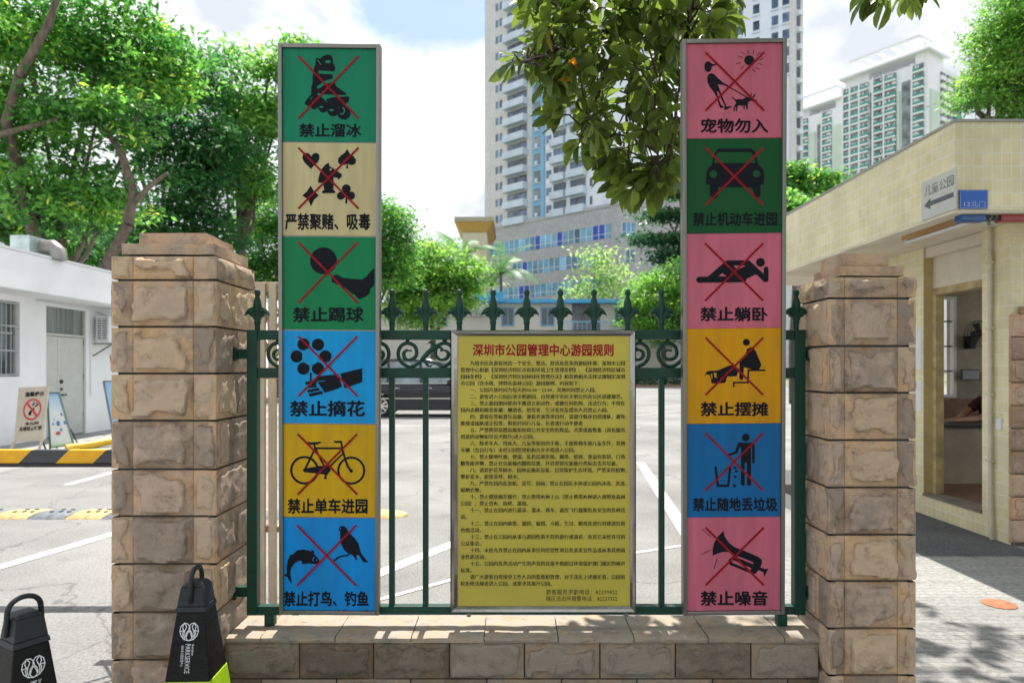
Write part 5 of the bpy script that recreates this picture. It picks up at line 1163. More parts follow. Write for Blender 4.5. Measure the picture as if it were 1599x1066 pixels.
# residential tower standing on it
tw_ = thing('apartment_tower', 'cream and blue apartment tower with rows of balconies on the grey podium', 'building', (Lf.x, Lf.y, zt))
wt = Wall(wl_.pt(.2, 0, -.8), wl_.pt(wl_.L - .5, 0, -.8)); sp = wt.s_px; FL = 2.95; NF = 16; zb = zt + .3; zh = zb + NF * FL
mb = MB(); wt.box(mb, sp(757), sp(832), zt + .02, zh, -14, 0); mb.build('wall', M['tower_cream'], tw_)
mb = MB(); wt.box(mb, sp(832) + .001, sp(851), zt + .02, zh, -14, .25); mb.build('wall', M['tower_blue'], tw_, label='sky blue stair shaft')
mb = MB(); wt.box(mb, sp(851) + .001, sp(940), zt + .02, zh, -14, -.02); mb.build('wall', M['tower_white'], tw_, label='white right hand face')
cen = wt.pt(wt.L * .5, 0, -22); 
mb = MB(); mb.prism([wt.pt(sp(757) - .001, zt + .02, -.02), wt.pt(sp(757) - 1.2, zt + .02, -3), wt.pt(sp(757) - 1.2, zt + .02, -14), wt.pt(sp(757) - .001, zt + .02, -14)], (0, 0, zh - zt)); mb.build('wall', M['tower_cream'], tw_, label='narrow receding end wall')
mb = MB(); wt.box(mb, sp(757) - .3, sp(940), zh + .01, zh + 1.2, -14, .3); mb.build('roof', M['tower_white'], tw_)
def clone(o, dz, n, step=None):
    for k in range(1, n):
        c = dup(o, o.parent); c.location = o.location + (step or Vector((0, 0, dz))) * k
for pa, pb in ((774, 778), (780, 784.5)):
    mb = MB(); wt.box(mb, sp(pa), sp(pb), zb + 1.0, zb + 2.3, -.1, .04); clone(mb.build('window', M['blue_glass'], tw_), FL, 16)
mb = MB(); w0 = wt.A - wt.u * .0
for q in (-.55, ): 
    e0, e1 = wt.pt(sp(757) - .5, 0, -.9), wt.pt(sp(757) - 1.0, 0, -2.2)
ww2 = Wall(wt.pt(sp(757) - .001, 0, -.02), wt.pt(sp(757) - 1.2, 0, -3)); 
mb = MB(); ww2.box(mb, .7, 2.2, zb + .9, zb + 2.3, -.1, .05); clone(mb.build('window', M['blue_glass'], tw_), FL, 16)
def balcony(pa, pb, d, pmat):
    a, b = sp(pa), sp(pb)
    mb = MB(); wt.box(mb, a, b, zb - .15, zb + .02, .01, d); wt.box(mb, a, b, zb + .02, zb + 1.05, d - .12, d); wt.box(mb, a, a + .12, zb + .02, zb + 1.05, .01, d - .12); wt.box(mb, b - .12, b, zb + .02, zb + 1.05, .01, d - .12)
    o = mb.build('balcony', pmat, tw_)
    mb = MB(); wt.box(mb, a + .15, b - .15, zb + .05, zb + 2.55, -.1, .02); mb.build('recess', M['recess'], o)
    mb = MB(); wt.box(mb, a + (b-a)*.12, a + (b-a)*.4, zb + .4, zb + 2.3, .0205, .06); wt.box(mb, a + (b-a)*.55, a + (b-a)*.88, zb + .9, zb + 2.2, .0205, .06); mb.build('window', M['blue_glass'], o)
    mb = MB()
    for i in range(9): s_ = a + (b-a)*(.06 + .11*i); wt.box(mb, s_, s_ + .05, zb + .08, zb + 1.0, d + .001, d + .03)
    mb.build('railing', M['tower_white'], o); clone(o, FL, 16)
balcony(791.5, 824, 1.25, M['balcony_white']); balcony(863, 885, 1.0, M['balcony_white']); balcony(889, 916, 1.1, M['balcony_white'])
mb = MB(); wt.box(mb, sp(835), sp(845), zb + .5, zb + 2.5, .1, .29); o = mb.build('window', M['recess'], tw_)
mb = MB(); wt.box(mb, sp(838), sp(842), zb + .5, zb + 1.2, .2905, .6); wt.box(mb, sp(834.5), sp(845.5), zb + .35, zb + .5, .2505, .45); mb.build('air_conditioner', M['balcony_white'], o); clone(o, FL, 16)
mb = MB(); wt.box(mb, sp(853), sp(861), zb + .9, zb + 2.2, -.1, .03); clone(mb.build('window', M['blue_glass'], tw_), FL, 16)
mb = MB(); wt.box(mb, sp(851.5), sp(862), zb - .3, zb + .55, -.01, .05); clone(mb.build('band', M['tower_white'], tw_), FL, 16)
mb = MB(); wt.box(mb, sp(921), sp(925), zb + .9, zb + 2.2, -.1, .03); clone(mb.build('window', M['blue_glass'], tw_), FL, 16)
# second tower, behind the pink topped sign
t2 = thing('apartment_tower', 'pale slab tower rising behind the pink topped sign board', 'building', (X(1200, 118), 118, 0))
fa = Wall((X(1140, 124), 124), (X(1232, 118), 118)); fb_ = Wall((X(1232, 118), 118), (X(1254, 119), 119))
mb = MB(); p0, p1, p2 = fa.A, fa.B, fb_.B
mb.prism([(p0.x, p0.y, 0), (p1.x, p1.y, 0), (p1.x + 2, p1.y + 20, 0), (p0.x + 4, p0.y + 20, 0)], (0, 0, 84)); mb.build('wall', M['tower_white'], t2)
mb = MB(); mb.prism([(p1.x + .01, p1.y, 0), (p2.x, p2.y, 0), (p2.x + 1.5, p2.y + 19, 0), (p1.x + 2.01, p1.y + 19.5, 0)], (0, 0, 84.5)); mb.build('wall', M['tower_cream'], t2, label='cream end wall')
mb = MB(); fb_.box(mb, 0, fb_.L, 84.51, 85.5, -18, .2); mb.build('roof', M['tower_white'], t2)
for q in (1150, 1176, 1205, 1222):
    s_ = fa.s_px(q); mb = MB(); fa.box(mb, s_, s_ + 1.1, 52.5, 54.3, -.1, .05); o = mb.build('window', M['blue_glass'], t2); mb = MB(); fa.box(mb, s_ - .1, s_ + 1.2, 52.2, 52.45, 0, .45); mb.build('sill', M['tower_white'], o); clone(o, FL, 6)
s_ = fb_.s_px(1244); mb = MB(); fb_.box(mb, s_, s_ + .75, 28.5, 30.2, -.1, .06); o = mb.build('window', M['blue_glass'], t2); mb = MB(); fb_.box(mb, s_ + .1, s_ + .95, 27.4, 28.2, .0, .55); mb.build('air_conditioner', M['tower_white'], o); clone(o, FL, 14)
# green banded blocks on the right skyline
M['block_white'] = mat('white_block_render', (.74, .76, .78), .7, var=.05, scale=.1)
M['block_green'] = mat('green_balcony_tile', (.05, .31, .25), .5, var=.2, scale=.3)
M['pale_green'] = mat('pale_green_render', (.50, .60, .52), .7, var=.05, scale=.1)
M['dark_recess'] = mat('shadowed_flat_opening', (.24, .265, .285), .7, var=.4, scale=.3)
def root_local(o): return Vector((0, 0, 0))
def block(label, corner_px, Y, zt_, Lpx, Rlen, cols, rcols, floors, fl):
    c0 = Vector((X(corner_px, Y), Y, 0)); root = thing('apartment_block', label, 'building', (c0.x, c0.y, 0))
    w0 = Wall(c0 + Vector((-.674, 1, 0)) * 60, c0); s0 = w0.s_px(Lpx); wl2 = Wall(w0.pt(s0, 0), c0); wr2 = Wall(c0, c0 + Vector((1.484, 1, 0)).normalized() * Rlen)
    ft = [wl2.A, c0, wr2.B, wl2.A + (wr2.B - c0)]
    mb = MB(); mb.prism([(p.x, p.y, 0) for p in ft], (0, 0, zt_ - 4)); mb.build('wall', M['block_white'], root)
    for (pa, pb, kind) in cols:
        a, b = wl2.s_px(pa), wl2.s_px(pb)
        if kind == 'green': mb = MB(); wl2.box(mb, a, b, 0, zt_ - 12, .01, .8); mb.build('wall', M['pale_green'], root, label='pale green strip'); continue
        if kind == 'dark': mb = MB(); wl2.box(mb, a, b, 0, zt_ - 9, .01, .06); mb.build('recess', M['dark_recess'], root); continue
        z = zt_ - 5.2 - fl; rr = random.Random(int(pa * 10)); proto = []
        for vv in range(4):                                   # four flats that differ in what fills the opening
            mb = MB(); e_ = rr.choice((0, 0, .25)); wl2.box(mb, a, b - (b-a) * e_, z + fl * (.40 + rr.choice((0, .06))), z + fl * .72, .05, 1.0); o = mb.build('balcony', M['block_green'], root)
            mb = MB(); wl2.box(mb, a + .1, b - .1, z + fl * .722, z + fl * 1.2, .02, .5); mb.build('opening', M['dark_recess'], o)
            mb = MB(); wl2.box(mb, a, b, z + fl * .20, z + fl * .40, .05, 1.15)
            t = 0
            while t < .95:
                w_ = rr.uniform(.05, .22)
                if rr.random() < .45: wl2.box(mb, a + (b-a)*t, a + (b-a)*min(1, t + w_), z + fl * .725, z + fl * rr.uniform(.8, 1.15), .505, .55)
                t += w_ + .03
            mb.build('slab', M['block_white'], o); proto.append(o)
        for k in range(floors):
            o = proto[k % 4] if k < 4 else dup(proto[rr.randrange(4)], root)
            o.location = o.location + Vector((0, 0, -fl * k)) if k < 4 else root_local(o) + Vector((0, 0, -fl * k))
        mb = MB(); wl2.box(mb, a - .5, a - .02, 0, zt_ - 4, .01, 1.25); mb.build('fin', M['block_white'], root)
    for (t0, t1, kind) in rcols:
        a, b = wr2.L * t0, wr2.L * t1; z = zt_ - 6 - fl
        if kind == 'green': mb = MB(); wr2.box(mb, a, b, 0, zt_ - 14, .01, .5); mb.build('wall', M['pale_green'], root, label='pale green strip'); continue
        mb = MB(); wr2.box(mb, a, b, z, z + fl * .5, .05, .7); o = mb.build('window_bay', M['block_green'] if kind == 'b' else M['block_white'], root)
        mb = MB(); wr2.box(mb, a + .15, b - .15, z + fl * .51, z + fl * .95, .02, .4); mb.build('opening', M['dark_recess'], o); clone(o, -fl, floors)
    # roof slab and open pergola
    mb = MB(); wl2.box(mb, -1.2, wl2.L + 1.2, zt_ - .7, zt_, -14, 1.6); mb.build('roof', M['block_white'], root)
    mb = MB(); wl2.box(mb, wl2.L * .0, wl2.L * .3, zt_ - 4, zt_ - .71, -12, -1); mb.build('penthouse', M['block_white'], root); mb = MB(); wl2.box(mb, wl2.L * .86, wl2.L * .99, zt_ - 4, zt_ - .71, -12, -.2); mb.build('penthouse', M['block_white'], root)
    mb = MB(); za = zt_ + 4.0
    for d0 in (-7, 2): wl2.box(mb, wl2.L * .12, wl2.L * .95, za, za + .8, d0, d0 + .8)
    for i in range(6): s_ = wl2.L * (.12 + .162 * i); wl2.box(mb, s_, s_ + .8, za + .01, za + .79, -6.2, 2)
    for i in (0, 3, 5): s_ = wl2.L * (.14 + .155 * i); wl2.box(mb, s_, s_ + .5, zt_ + .01, za - .01, -3, -2.4)
    mb.build('pergola', M['block_white'], root)
    return root, wl2, wr2
bk, wl3, wr3 = block('taller white apartment block with green balcony bands and a roof pergola', 1449, 240, 114, 1318, 26, [(1319, 1328, ''), (1330, 1342, ''), (1344.5, 1357, ''), (1358, 1364, 'dark'), (1366, 1380, ''), (1383, 1400, ''), (1402, 1406, 'green'), (1408, 1422, 'dark'), (1427, 1443, '')], [(.05, .3, 'green'), (.34, .48, 'w'), (.52, .66, 'w'), (.7, .95, 'b')], 17, 2.95)
bk2, wl4, wr4 = block('shorter white apartment block with green bands beside the slab tower', 1316, 300, 121, 1240, 20, [(1241, 1262, ''), (1266, 1274, 'green'), (1276, 1283, 'dark'), (1285.5, 1299, ''), (1301, 1314, 'green')], [(.1, .9, 'b')], 16, 3.1)
# cream building with a yellow cornice, by the podium
cb_ = thing('cream_building', 'cream building with a flared yellow cornice left of the grey podium', 'building', P(738, 460, 92))
YB = 92; a, b = P(722, 400, YB), P(760, 345, YB)
mb = MB(); mb.box(a.x, b.x, YB, YB + 12, 0, P(0, 363, YB).z); mb.build('wall', mat('cream_wall', (.52, .47, .37), .8, var=.08, scale=.3), cb_)
z1_, z2_ = P(0, 362.5, YB).z, P(0, 348, YB).z; o_ = .9
mb = MB(); mb.hexa([(a.x, YB, z1_), (b.x, YB, z1_), (b.x, YB + 12, z1_), (a.x, YB + 12, z1_)], [(a.x - o_, YB - o_, z2_), (b.x + o_, YB - o_, z2_), (b.x + o_, YB + 12, z2_), (a.x - o_, YB + 12, z2_)]); mb.build('cornice', mat('ochre_cornice', (.50, .31, .08), .7), cb_)
mb = MB(); mb.box(a.x - o_ - .1, b.x + o_ + .1, YB - o_ - .1, YB + 12, z2_ + .01, P(0, 341, YB).z); mb.build('roof', mat('olive_roof', (.36, .34, .25), .8), cb_)
# low building with the blue roof edge, behind the hedge
lb = thing('blue_roofed_building', 'low pale building with a bright blue roof edge behind the fence spears', 'building', (0, 62, 0))
YL = 62; wlw = P(0, 474, YL).z; zr0, zr1 = P(0, 474, YL).z, P(0, 464, YL).z; L0, L1 = X(560, YL), X(1150, YL)
mb = MB(); mb.box(L0, L1, YL, YL + 8, 0, zr0 - .01); mb.build('wall', mat('pale_wall', (.54, .52, .47), .8, var=.08, scale=.4), lb)
mb = MB(); mb.box(X(758, YL), L1, YL - .9, YL + 9, zr0, zr1 - .25); mb.box(X(740, YL - 3), X(786, YL - 3), YL - 3, YL - .91, zr0 - .1, zr1 + .15); mb.build('roof', mat('blue_roof', (.05, .32, .58), .5, var=.08, scale=.5), lb)
mb = MB(); mb.box(L0, X(757, YL), YL - .2, YL + 9, zr0 - 1.2, zr0 - .8); mb.build('roof', mat('grey_flat_roof', (.4, .4, .4), .8), lb)
for px, w_, t_ in ((793, 16, 'w'), (855, 18, 'w'), (967, 10, 'w'), (915, 44, 'd'), (690, 14, 'w'), (1075, 16, 'w')):
    a, b = P(px - w_ / 2, 507 if t_ == 'w' else 560, YL), P(px + w_ / 2, 482 if t_ == 'w' else 474.5, YL)
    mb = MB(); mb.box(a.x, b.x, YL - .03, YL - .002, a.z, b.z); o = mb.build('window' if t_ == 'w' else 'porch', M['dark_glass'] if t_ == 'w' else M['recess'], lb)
    if t_ == 'w':
        mb = MB(); e_ = .12
        mb.box(a.x - e_, b.x + e_, YL - .06, YL - .0305, a.z - e_, a.z); mb.box(a.x - e_, b.x + e_, YL - .06, YL - .0305, b.z, b.z + e_); mb.box(a.x - e_, a.x, YL - .06, YL - .0305, a.z, b.z); mb.box(b.x, b.x + e_, YL - .06, YL - .0305, a.z, b.z); mb.box((a.x+b.x)/2 - .05, (a.x+b.x)/2 + .05, YL - .06, YL - .0305, a.z, b.z)
        mb.build('frame', mat('blue_frame', (.12, .32, .52), .5), o)
mb = MB(); q0, q1 = P(880, 512, 60), P(960, 504, 60)
for i in range(12): x = q0.x + (q1.x - q0.x) * i / 11; mb.box(x - .03, x + .03, 59.97, 60.03, 3.6, 5.6)
mb.box(q0.x, q1.x, 59.95, 60.05, 5.601, 5.7); mb.box(q0.x - .4, q1.x + .4, 59.8, 61.9, 3.3, 3.59); mb.build('railing', M['tower_blue'], lb)
mb = MB(); mb.box(X(470, 60), X(1130, 60), 57.2, 57.5, 0, .16); tag(mb.build('kerb', mat('brown_kerb', (.30, .17, .11), .8, var=.15)), kind='structure')
# office block glimpsed behind the trees at the far left
ob = thing('office_building', 'pale blue office block glimpsed behind the left trees', 'building', (X(10, 120), 120, 0))
a, b = P(-160, 300, 120), P(48, 235, 120)
mb = MB(); mb.box(a.x, b.x, 120, 135, 0, b.z); mb.build('wall', M['tower_white'], ob)
zq = b.z - 1.2
mb = MB(); mb.box(a.x + 1, b.x - 1, 119.9, 119.998, zq - 1.6, zq); o = mb.build('window_band', M['sky_glass'], ob)
for k in range(1, 8): c = dup(o, ob); c.location = o.location + Vector((0, 0, -3.2 * k))
# ------------------------------------------------------------------ trees
def leaf_cloud(cent, size, sig, per, droop=.35, rg=rng, aspect=.42, flat=.6):
    """per leaves scattered about each clump centre; each leaf a folded rhombus"""
    n = len(cent) * per
    c = np.repeat(cent, per, 0) + rg.normal(0, 1, (n, 3)) * np.asarray(sig)
    az = rg.uniform(0, 2 * np.pi, n); el = rg.normal(-droop, .45, n)
    d = np.stack([np.cos(az) * np.cos(el), np.sin(az) * np.cos(el), np.sin(el)], 1)
    up = np.stack([rg.normal(0, flat, n), rg.normal(0, flat, n), np.ones(n)], 1); s = np.cross(d, up); s /= np.linalg.norm(s, axis=1)[:, None] + 1e-9; nn = np.cross(s, d)
    L = (size * rg.uniform(.65, 1.3, n))[:, None]
    a = c; t = c + d * L; m1 = c + d * L * .5 + s * L * aspect * .5 + nn * L * .06; m2 = c + d * L * .5 - s * L * aspect * .5 + nn * L * .06
    co = np.stack([a, m1, t, m2], 1).reshape(-1, 3); q = np.arange(n * 4).reshape(-1, 4)
    return co, q
def lobes_px(l): return [(P(px, py, Y), rx * Y / F, ry * Y / F, rd * Y / F) for px, py, Y, rx, ry, rd in l]
def tree(name, label, base, lobes, nclump, per, leaf, sig, m, r0=.22, limb=None, group='trees beyond the gate', cat='tree', shell=.55, bark='bark', seed=1, droop=.35, aspect=.42, trunk_top=None, bright=.4):
    rg = np.random.default_rng(seed); rr = random.Random(seed)
    root = thing(name, label, cat, (base[0], base[1], 0), group)
    L = lobes_px(lobes); vol = np.array([a[1]*a[2]*a[3] for a in L]) ** .67; vol /= vol.sum()
    cs = []
    for (c, rx, rz, ry), w in zip(L, vol):
        k = max(3, int(nclump * w)); d = rg.normal(0, 1, (k, 3)); d /= np.linalg.norm(d, axis=1)[:, None]
        rad = (shell + (1 - shell) * rg.random(k)) ** 1.0 * rg.choice([1, 1, .92, 1.06], k); p = d * rad[:, None] * np.array([rx, ry, rz]); cs.append(p + np.array(c))
    cs = np.concatenate(cs)
    tn = np.where(rg.random(len(cs)) < bright, rg.uniform(.45, .75, len(cs)), rg.uniform(-.1, .3, len(cs)))  # sunlit and shaded clumps painted as paler and darker leaves, at random
    co, q = leaf_cloud(cs, leaf, sig, per, droop, rg, aspect)
    co = co - np.array([base[0], base[1], 0])
    me = fast_mesh('crown', co, q, m); me.attributes.new('tone', 'FLOAT', 'POINT').data.foreach_set('value', np.repeat(tn, per * 4).astype(np.float32)); o = bpy.data.objects.new('crown', me); COL.objects.link(o); o.parent = root; OFF[o] = OFF[root]
    mb = MB(); top = max(c.z for c, *_ in L); low = min(c.z - rz for c, rx, rz, ry in L)
    mx = sum((c for c, *_ in L), Vector()) / len(L); zt_ = trunk_top or (low * .6 + mx.z * .4)
    B = Vector((base[0], base[1], 0)); T = Vector((base[0] * .6 + mx.x * .4, base[1] * .6 + mx.y * .4, zt_))
    pts = [B + (T - B) * t + Vector((rr.uniform(-1, 1), rr.uniform(-1, 1), 0)) * r0 * (.9 if 0 < t < 1 else 0) for t in (0, .3, .65, 1)]
    mb.tube(pts, [r0 * 1.35, r0, r0 * .9, r0 * .75], 10)
    for (c, rx, rz, ry) in L:
        s0 = pts[rr.choice((2, 3))]; mid = (s0 + c) / 2 + Vector((rr.uniform(-.2, .2) * rx, 0, -.15 * rz)); end = c + Vector((0, 0, rz * .3))
        rb = r0 * rr.uniform(.35, .5); mb.tube([s0, mid, c, end], [rb, rb * .75, rb * .45, rb * .15], 7)
        for _ in range(5):
            dr_ = Vector((rr.uniform(-1, 1) * rx, rr.uniform(-1, 1) * ry, rr.uniform(-.6, 1) * rz)) * .8; st_ = mid.lerp(c, rr.random()); mb.tube([st_, st_ + dr_ * .5 + Vector((0, 0, .1 * rz)), st_ + dr_], [rb * .4, rb * .25, rb * .07], 5)
    mb.build('trunk', M[bark], root, smooth='all')
    return root
LM = dict(
    rich=leafmat('rich_green_leaves', (.022, .09, .022), (.12, .275, .05), (.33, .42, .06), .52, py=.12),
    dark=leafmat('dark_green_leaves', (.017, .072, .025), (.085, .22, .055), None, .48),
    fresh=leafmat('fresh_green_leaves', (.035, .12, .03), (.15, .30, .06), (.30, .40, .09), .52, py=.14),
    yellow=leafmat('yellow_green_leaves', (.045, .13, .03), (.18, .33, .06), (.34, .42, .09), .52, py=.12),
    pine=leafmat('dark_flat_leaves', (.016, .06, .024), (.05, .13, .045), None, .3),
    pale=leafmat('pale_green_leaves', (.12, .22, .06), (.28, .38, .12), None, .45),
    palm=leafmat('palm_green', (.05, .12, .045), (.13, .22, .08), None, .3, tone=False))
tree('broadleaf_tree', 'nearest large tree at the left with a thick leaning limb above the white building', (X(95, 21), 21), [(40, 50, 20, 120, 95, 100), (160, 70, 21, 110, 90, 90), (10, 200, 20, 100, 90, 90), (150, 190, 19.5, 85, 75, 80), (250, 90, 22, 75, 80, 70), (60, 310, 20, 100, 60, 80), (170, 320, 20, 70, 60, 60), (-80, 120, 20, 110, 130, 90)], 400, 66, .25, (.40, .40, .12), LM['rich'], .19, seed=3, shell=.25, trunk_top=6.0)
mb = MB(); mb.tube([P(200, 350, 19.2), P(208, 300, 19.2), P(190, 240, 19.3), P(150, 180, 19.5)], [.15, .13, .1, .05], 10); mb.tube([P(206, 320, 19.2), P(235, 290, 19.1), P(262, 270, 19)], [.09, .07, .04], 8); mb.tube([P(-20, 215, 18.6), P(20, 205, 18.6), P(90, 186, 18.5)], [.1, .08, .05], 8); mb.tube([P(30, 120, 18.3), P(50, 85, 18.3), P(75, 40, 18.4), P(92, -10, 18.5)], [.12, .11, .1, .08], 9)
tr0 = bpy.data.objects['broadleaf_tree']; mb.tube([P(200, 350, 19.2), Vector((X(120, 21), 20.6, 2.5)), Vector((X(100, 21), 21, .5))], [.15, .17, .2], 10); mb.tube([P(30, 120, 18.3), P(10, 190, 19), Vector((X(80, 21), 20.8, 4))], [.12, .15, .18], 9); mb.build('limb', M['bark'], tr0, smooth='all')
tree('broadleaf_tree', 'dark green tree in the middle of the left group', (X(215, 28), 28), [(260, 200, 27, 75, 70, 70), (305, 120, 28, 60, 60, 60), (280, 290, 27, 70, 60, 60), (340, 240, 28, 55, 60, 55), (230, 370, 27, 70, 50, 60), (320, 360, 28, 65, 60, 60), (215, 140, 28, 60, 60, 60)], 270, 62, .29, (.50, .50, .15), LM['dark'], .2, seed=5, shell=.4, bright=.15)
tree('broadleaf_tree', 'taller airy tree with yellow green tips behind the tall gate pillar', (X(375, 31), 31), [(375, 170, 31, 55, 55, 55), (420, 110, 30, 38, 36, 36), (412, 205, 30, 45, 50, 45), (350, 255, 31, 55, 55, 50), (400, 290, 30, 50, 45, 45), (455, 72, 31, 26, 20, 24), (360, 80, 31, 22, 22, 22), (440, 170, 31, 36, 40, 36)], 210, 50, .30, (.5, .5, .16), LM['fresh'], .22, seed=8, shell=.25)
tree('broadleaf_tree', 'low leafy tree filling the gap between the tall gate pillar and the sign board', (X(430, 36), 36), [(410, 380, 36, 50, 60, 45), (450, 330, 36, 45, 50, 45), (380, 430, 36, 40, 40, 40), (470, 420, 37, 55, 55, 45)], 240, 60, .27, (.5, .5, .17), LM['rich'], .22, seed=9)
tree('broadleaf_tree', 'dark low tree behind the roof vent of the white building', (X(60, 33), 33), [(0, 330, 33, 60, 45, 55), (60, 350, 33, 70, 50, 60), (140, 380, 33, 60, 45, 55), (200, 395, 33, 45, 35, 45), (-70, 320, 33, 70, 60, 55)], 330, 60, .27, (.5, .5, .17), LM['rich'], .22, seed=11, bright=.12)
tree('broadleaf_tree', 'round topped tree just right of the left sign board', (X(585, 44), 44), [(600, 350, 44, 42, 46, 40), (560, 400, 44, 60, 60, 50), (615, 410, 44, 40, 40, 38)], 230, 60, .3, (.55, .55, .2), LM['rich'], .25, seed=13)
tree('flowering_shrub', 'broad yellow green shrub tree with pinkish twigs behind the dark car', (X(672, 50), 50), [(672, 415, 50, 62, 42, 55), (632, 445, 50, 42, 50, 42), (708, 455, 50, 50, 45, 45), (655, 480, 49, 62, 36, 50), (728, 425, 50, 30, 32, 30)], 400, 64, .3, (.55, .55, .2), LM['yellow'], .22, seed=17, shell=.4, cat='shrub')
tree('broadleaf_tree', 'bright yellow green bush at the left edge of the pink topped sign board', (X(1035, 59.5), 59.5), [(1030, 460, 59.5, 48, 40, 45), (1062, 440, 59.5, 40, 36, 40), (1002, 485, 59, 34, 34, 34), (1045, 500, 59, 45, 36, 40), (1085, 470, 59.5, 42, 55, 40)], 300, 64, .33, (.6, .6, .22), LM['yellow'], .25, seed=19)
tree('thin_tree', 'thin pale tree with open branches in front of the ribbon windows', (X(938, 64.5), 72), [(940, 418, 72, 48, 30, 40), (915, 455, 72, 45, 22, 40), (968, 445, 72, 40, 26, 36), (930, 395, 72, 25, 14, 22)], 120, 16, .5, (.9, .9, .35), LM['pale'], .16, seed=23, shell=.2)
tree('layered_tree', 'dark layered tree at the right end of the grey podium', (X(1075, 66), 66), [(1052, 258, 66, 40, 13, 36), (1072, 300, 66, 48, 12, 40), (1042, 336, 66, 52, 10, 40), (1015, 372, 66, 45, 7, 36), (1066, 375, 66, 50, 12, 40), (1052, 400, 66, 46, 14, 40), (1080, 225, 66, 30, 14, 26), (1046, 432, 66, 40, 14, 36)], 420, 22, .5, (.7, .7, .16), LM['pine'], .32, seed=29, shell=.2, trunk_top=17)
tree('layered_tree', 'small layered tree above the kiosk roof beside the slab tower', (X(1262, 46), 46), [(1262, 296, 46, 46, 10, 36), (1278, 279, 46, 34, 9, 30), (1243, 276, 46, 26, 11, 26), (1246, 314, 46, 34, 8, 30), (1232, 262, 46, 18, 8, 18)], 230, 20, .42, (.5, .5, .14), LM['rich'], .2, seed=31, shell=.2, trunk_top=11)
tree('broadleaf_tree', 'feathery yellow green tree above the kiosk at the top right corner', (X(1600, 17), 19), [(1560, 60, 18, 42, 52, 42), (1600, 20, 18, 55, 55, 50), (1545, 128, 18, 36, 34, 34), (1595, 120, 18, 50, 44, 45), (1640, 80, 18, 60, 80, 50), (1522, 160, 18, 24, 14, 22), (1620, 180, 18, 60, 40, 45)], 420, 90, .13, (.26, .26, .07), LM['yellow'], .25, seed=37, aspect=.3, shell=.45)
tree('broadleaf_tree', 'small bright bush peeping over the kiosk roof edge', (X(1238, 30), 30), [(1240, 322, 30, 22, 14, 20), (1222, 318, 30, 20, 16, 20), (1290, 318, 34, 12, 8, 12)], 90, 18, .3, (.3, .3, .2), LM['fresh'], .12, seed=41)
# clipped hedge behind a green mesh fence at the end of the road
hr = np.random.default_rng(4)
hx0, hx1 = X(480, 58.3), X(1120, 58.3); nn_ = 2600
cc_ = np.stack([hr.uniform(hx0, hx1, nn_), hr.uniform(58.0, 59.0, nn_), hr.uniform(.1, 1.25, nn_)], 1); co, q = leaf_cloud(cc_, .24, (.12, .12, .1), 6, 0, hr)
he = bpy.data.objects.new('hedge', fast_mesh('hedge', co, q, LM['dark'])); COL.objects.link(he); OFF[he] = Vector()
tag(he, 'clipped dark green hedge along the far end of the road', 'hedge')
mf = thing('mesh_fence', 'low green mesh fence in front of the far hedge', 'fence', (X(900, 57.8), 57.8, 0))
mb = MB()
for x in np.arange(hx0, hx1, .12): mb.box(x, x + .012, 57.78, 57.79, .05, .95)
for z in (.05, .5, .95): mb.box(hx0, hx1, 57.791, 57.80, z, z + .025)
mb.build('mesh_panel', M['green_iron'], mf)
mb = MB()
for x in np.arange(hx0, hx1, 2.4): mb.box(x - .03, x + .03, 57.801, 57.85, 0, 1.02)
mb.build('post', M['green_iron'], mf)
# palms
def palm(label, px, top, Y, h, nf, ln, seed):
    rr = random.Random(seed); c = P(px, top, Y); root = thing('palm_tree', label, 'palm', (c.x, c.y, 0), 'palms before the podium')
    mb = MB(); mb.tube([(c.x + .3, c.y, 0), (c.x + .2, c.y, c.z * .5), (c.x, c.y, c.z - .3), (c.x, c.y, c.z)], [.2, .16, .15, .1], 10); mb.build('trunk', M['bark'], root, smooth='all')
    for i in range(nf):
        az = 2 * math.pi * i / nf + rr.uniform(-.2, .2); el = rr.uniform(.35, 1.25); mb = MB(); p = c.copy(); d = Vector((math.cos(az) * math.cos(el), math.sin(az) * math.cos(el), math.sin(el))); spine = [p.copy()]
        for k in range(12):
            p = p + d * (ln / 12); d = (d + Vector((0, 0, -.13))).normalized(); spine.append(p.copy())
        mb.tube(spine, [.03] * 6 + [.015] * 7, 5)
        for k in range(1, 13):
            t = (spine[k] - spine[k-1]).normalized(); sd_ = t.cross(Vector((0, 0, 1))).normalized(); wl0 = ln * .26 * math.sin(math.pi * (k + .7) / 14)
            for s in (-1, 1):
                for off in (0, .33, .66):
                    b0 = spine[k-1].lerp(spine[k], off); tip = b0 + (sd_ * s * .8 + t * .7 + Vector((0, 0, -.35))).normalized() * wl0; w_ = t * .05
                    mb.add([b0 - w_, b0 + w_, tip], [(0, 1, 2)])
        mb.build('frond', LM['palm'], root)
palm('palm with arching fronds in front of the left ribbon windows', 782, 428, 70, 12, 16, 4.8, 2)
palm('slimmer palm behind the first, nearer the podium corner', 768, 446, 74, 12, 12, 3.6, 5)
palm('palm with tall fronds beside the cream building', 722, 402, 74, 12, 14, 4.6, 3)

# ------------------------------------------------------------------ the broad leaved tree overhead, whose branch hangs into view
M['ficus'] = leafmat('ficus_leaves', (.036, .056, .012), (.105, .155, .028), (.42, .17, .03), .48, .4, py=.002, tone=False)
fic = thing('overhanging_tree', 'broad leaved tree with a drooping leafy branch hanging between the two sign boards', 'tree', (3.3, .5, 0))
FO = np.array([3.3, .5, 0])
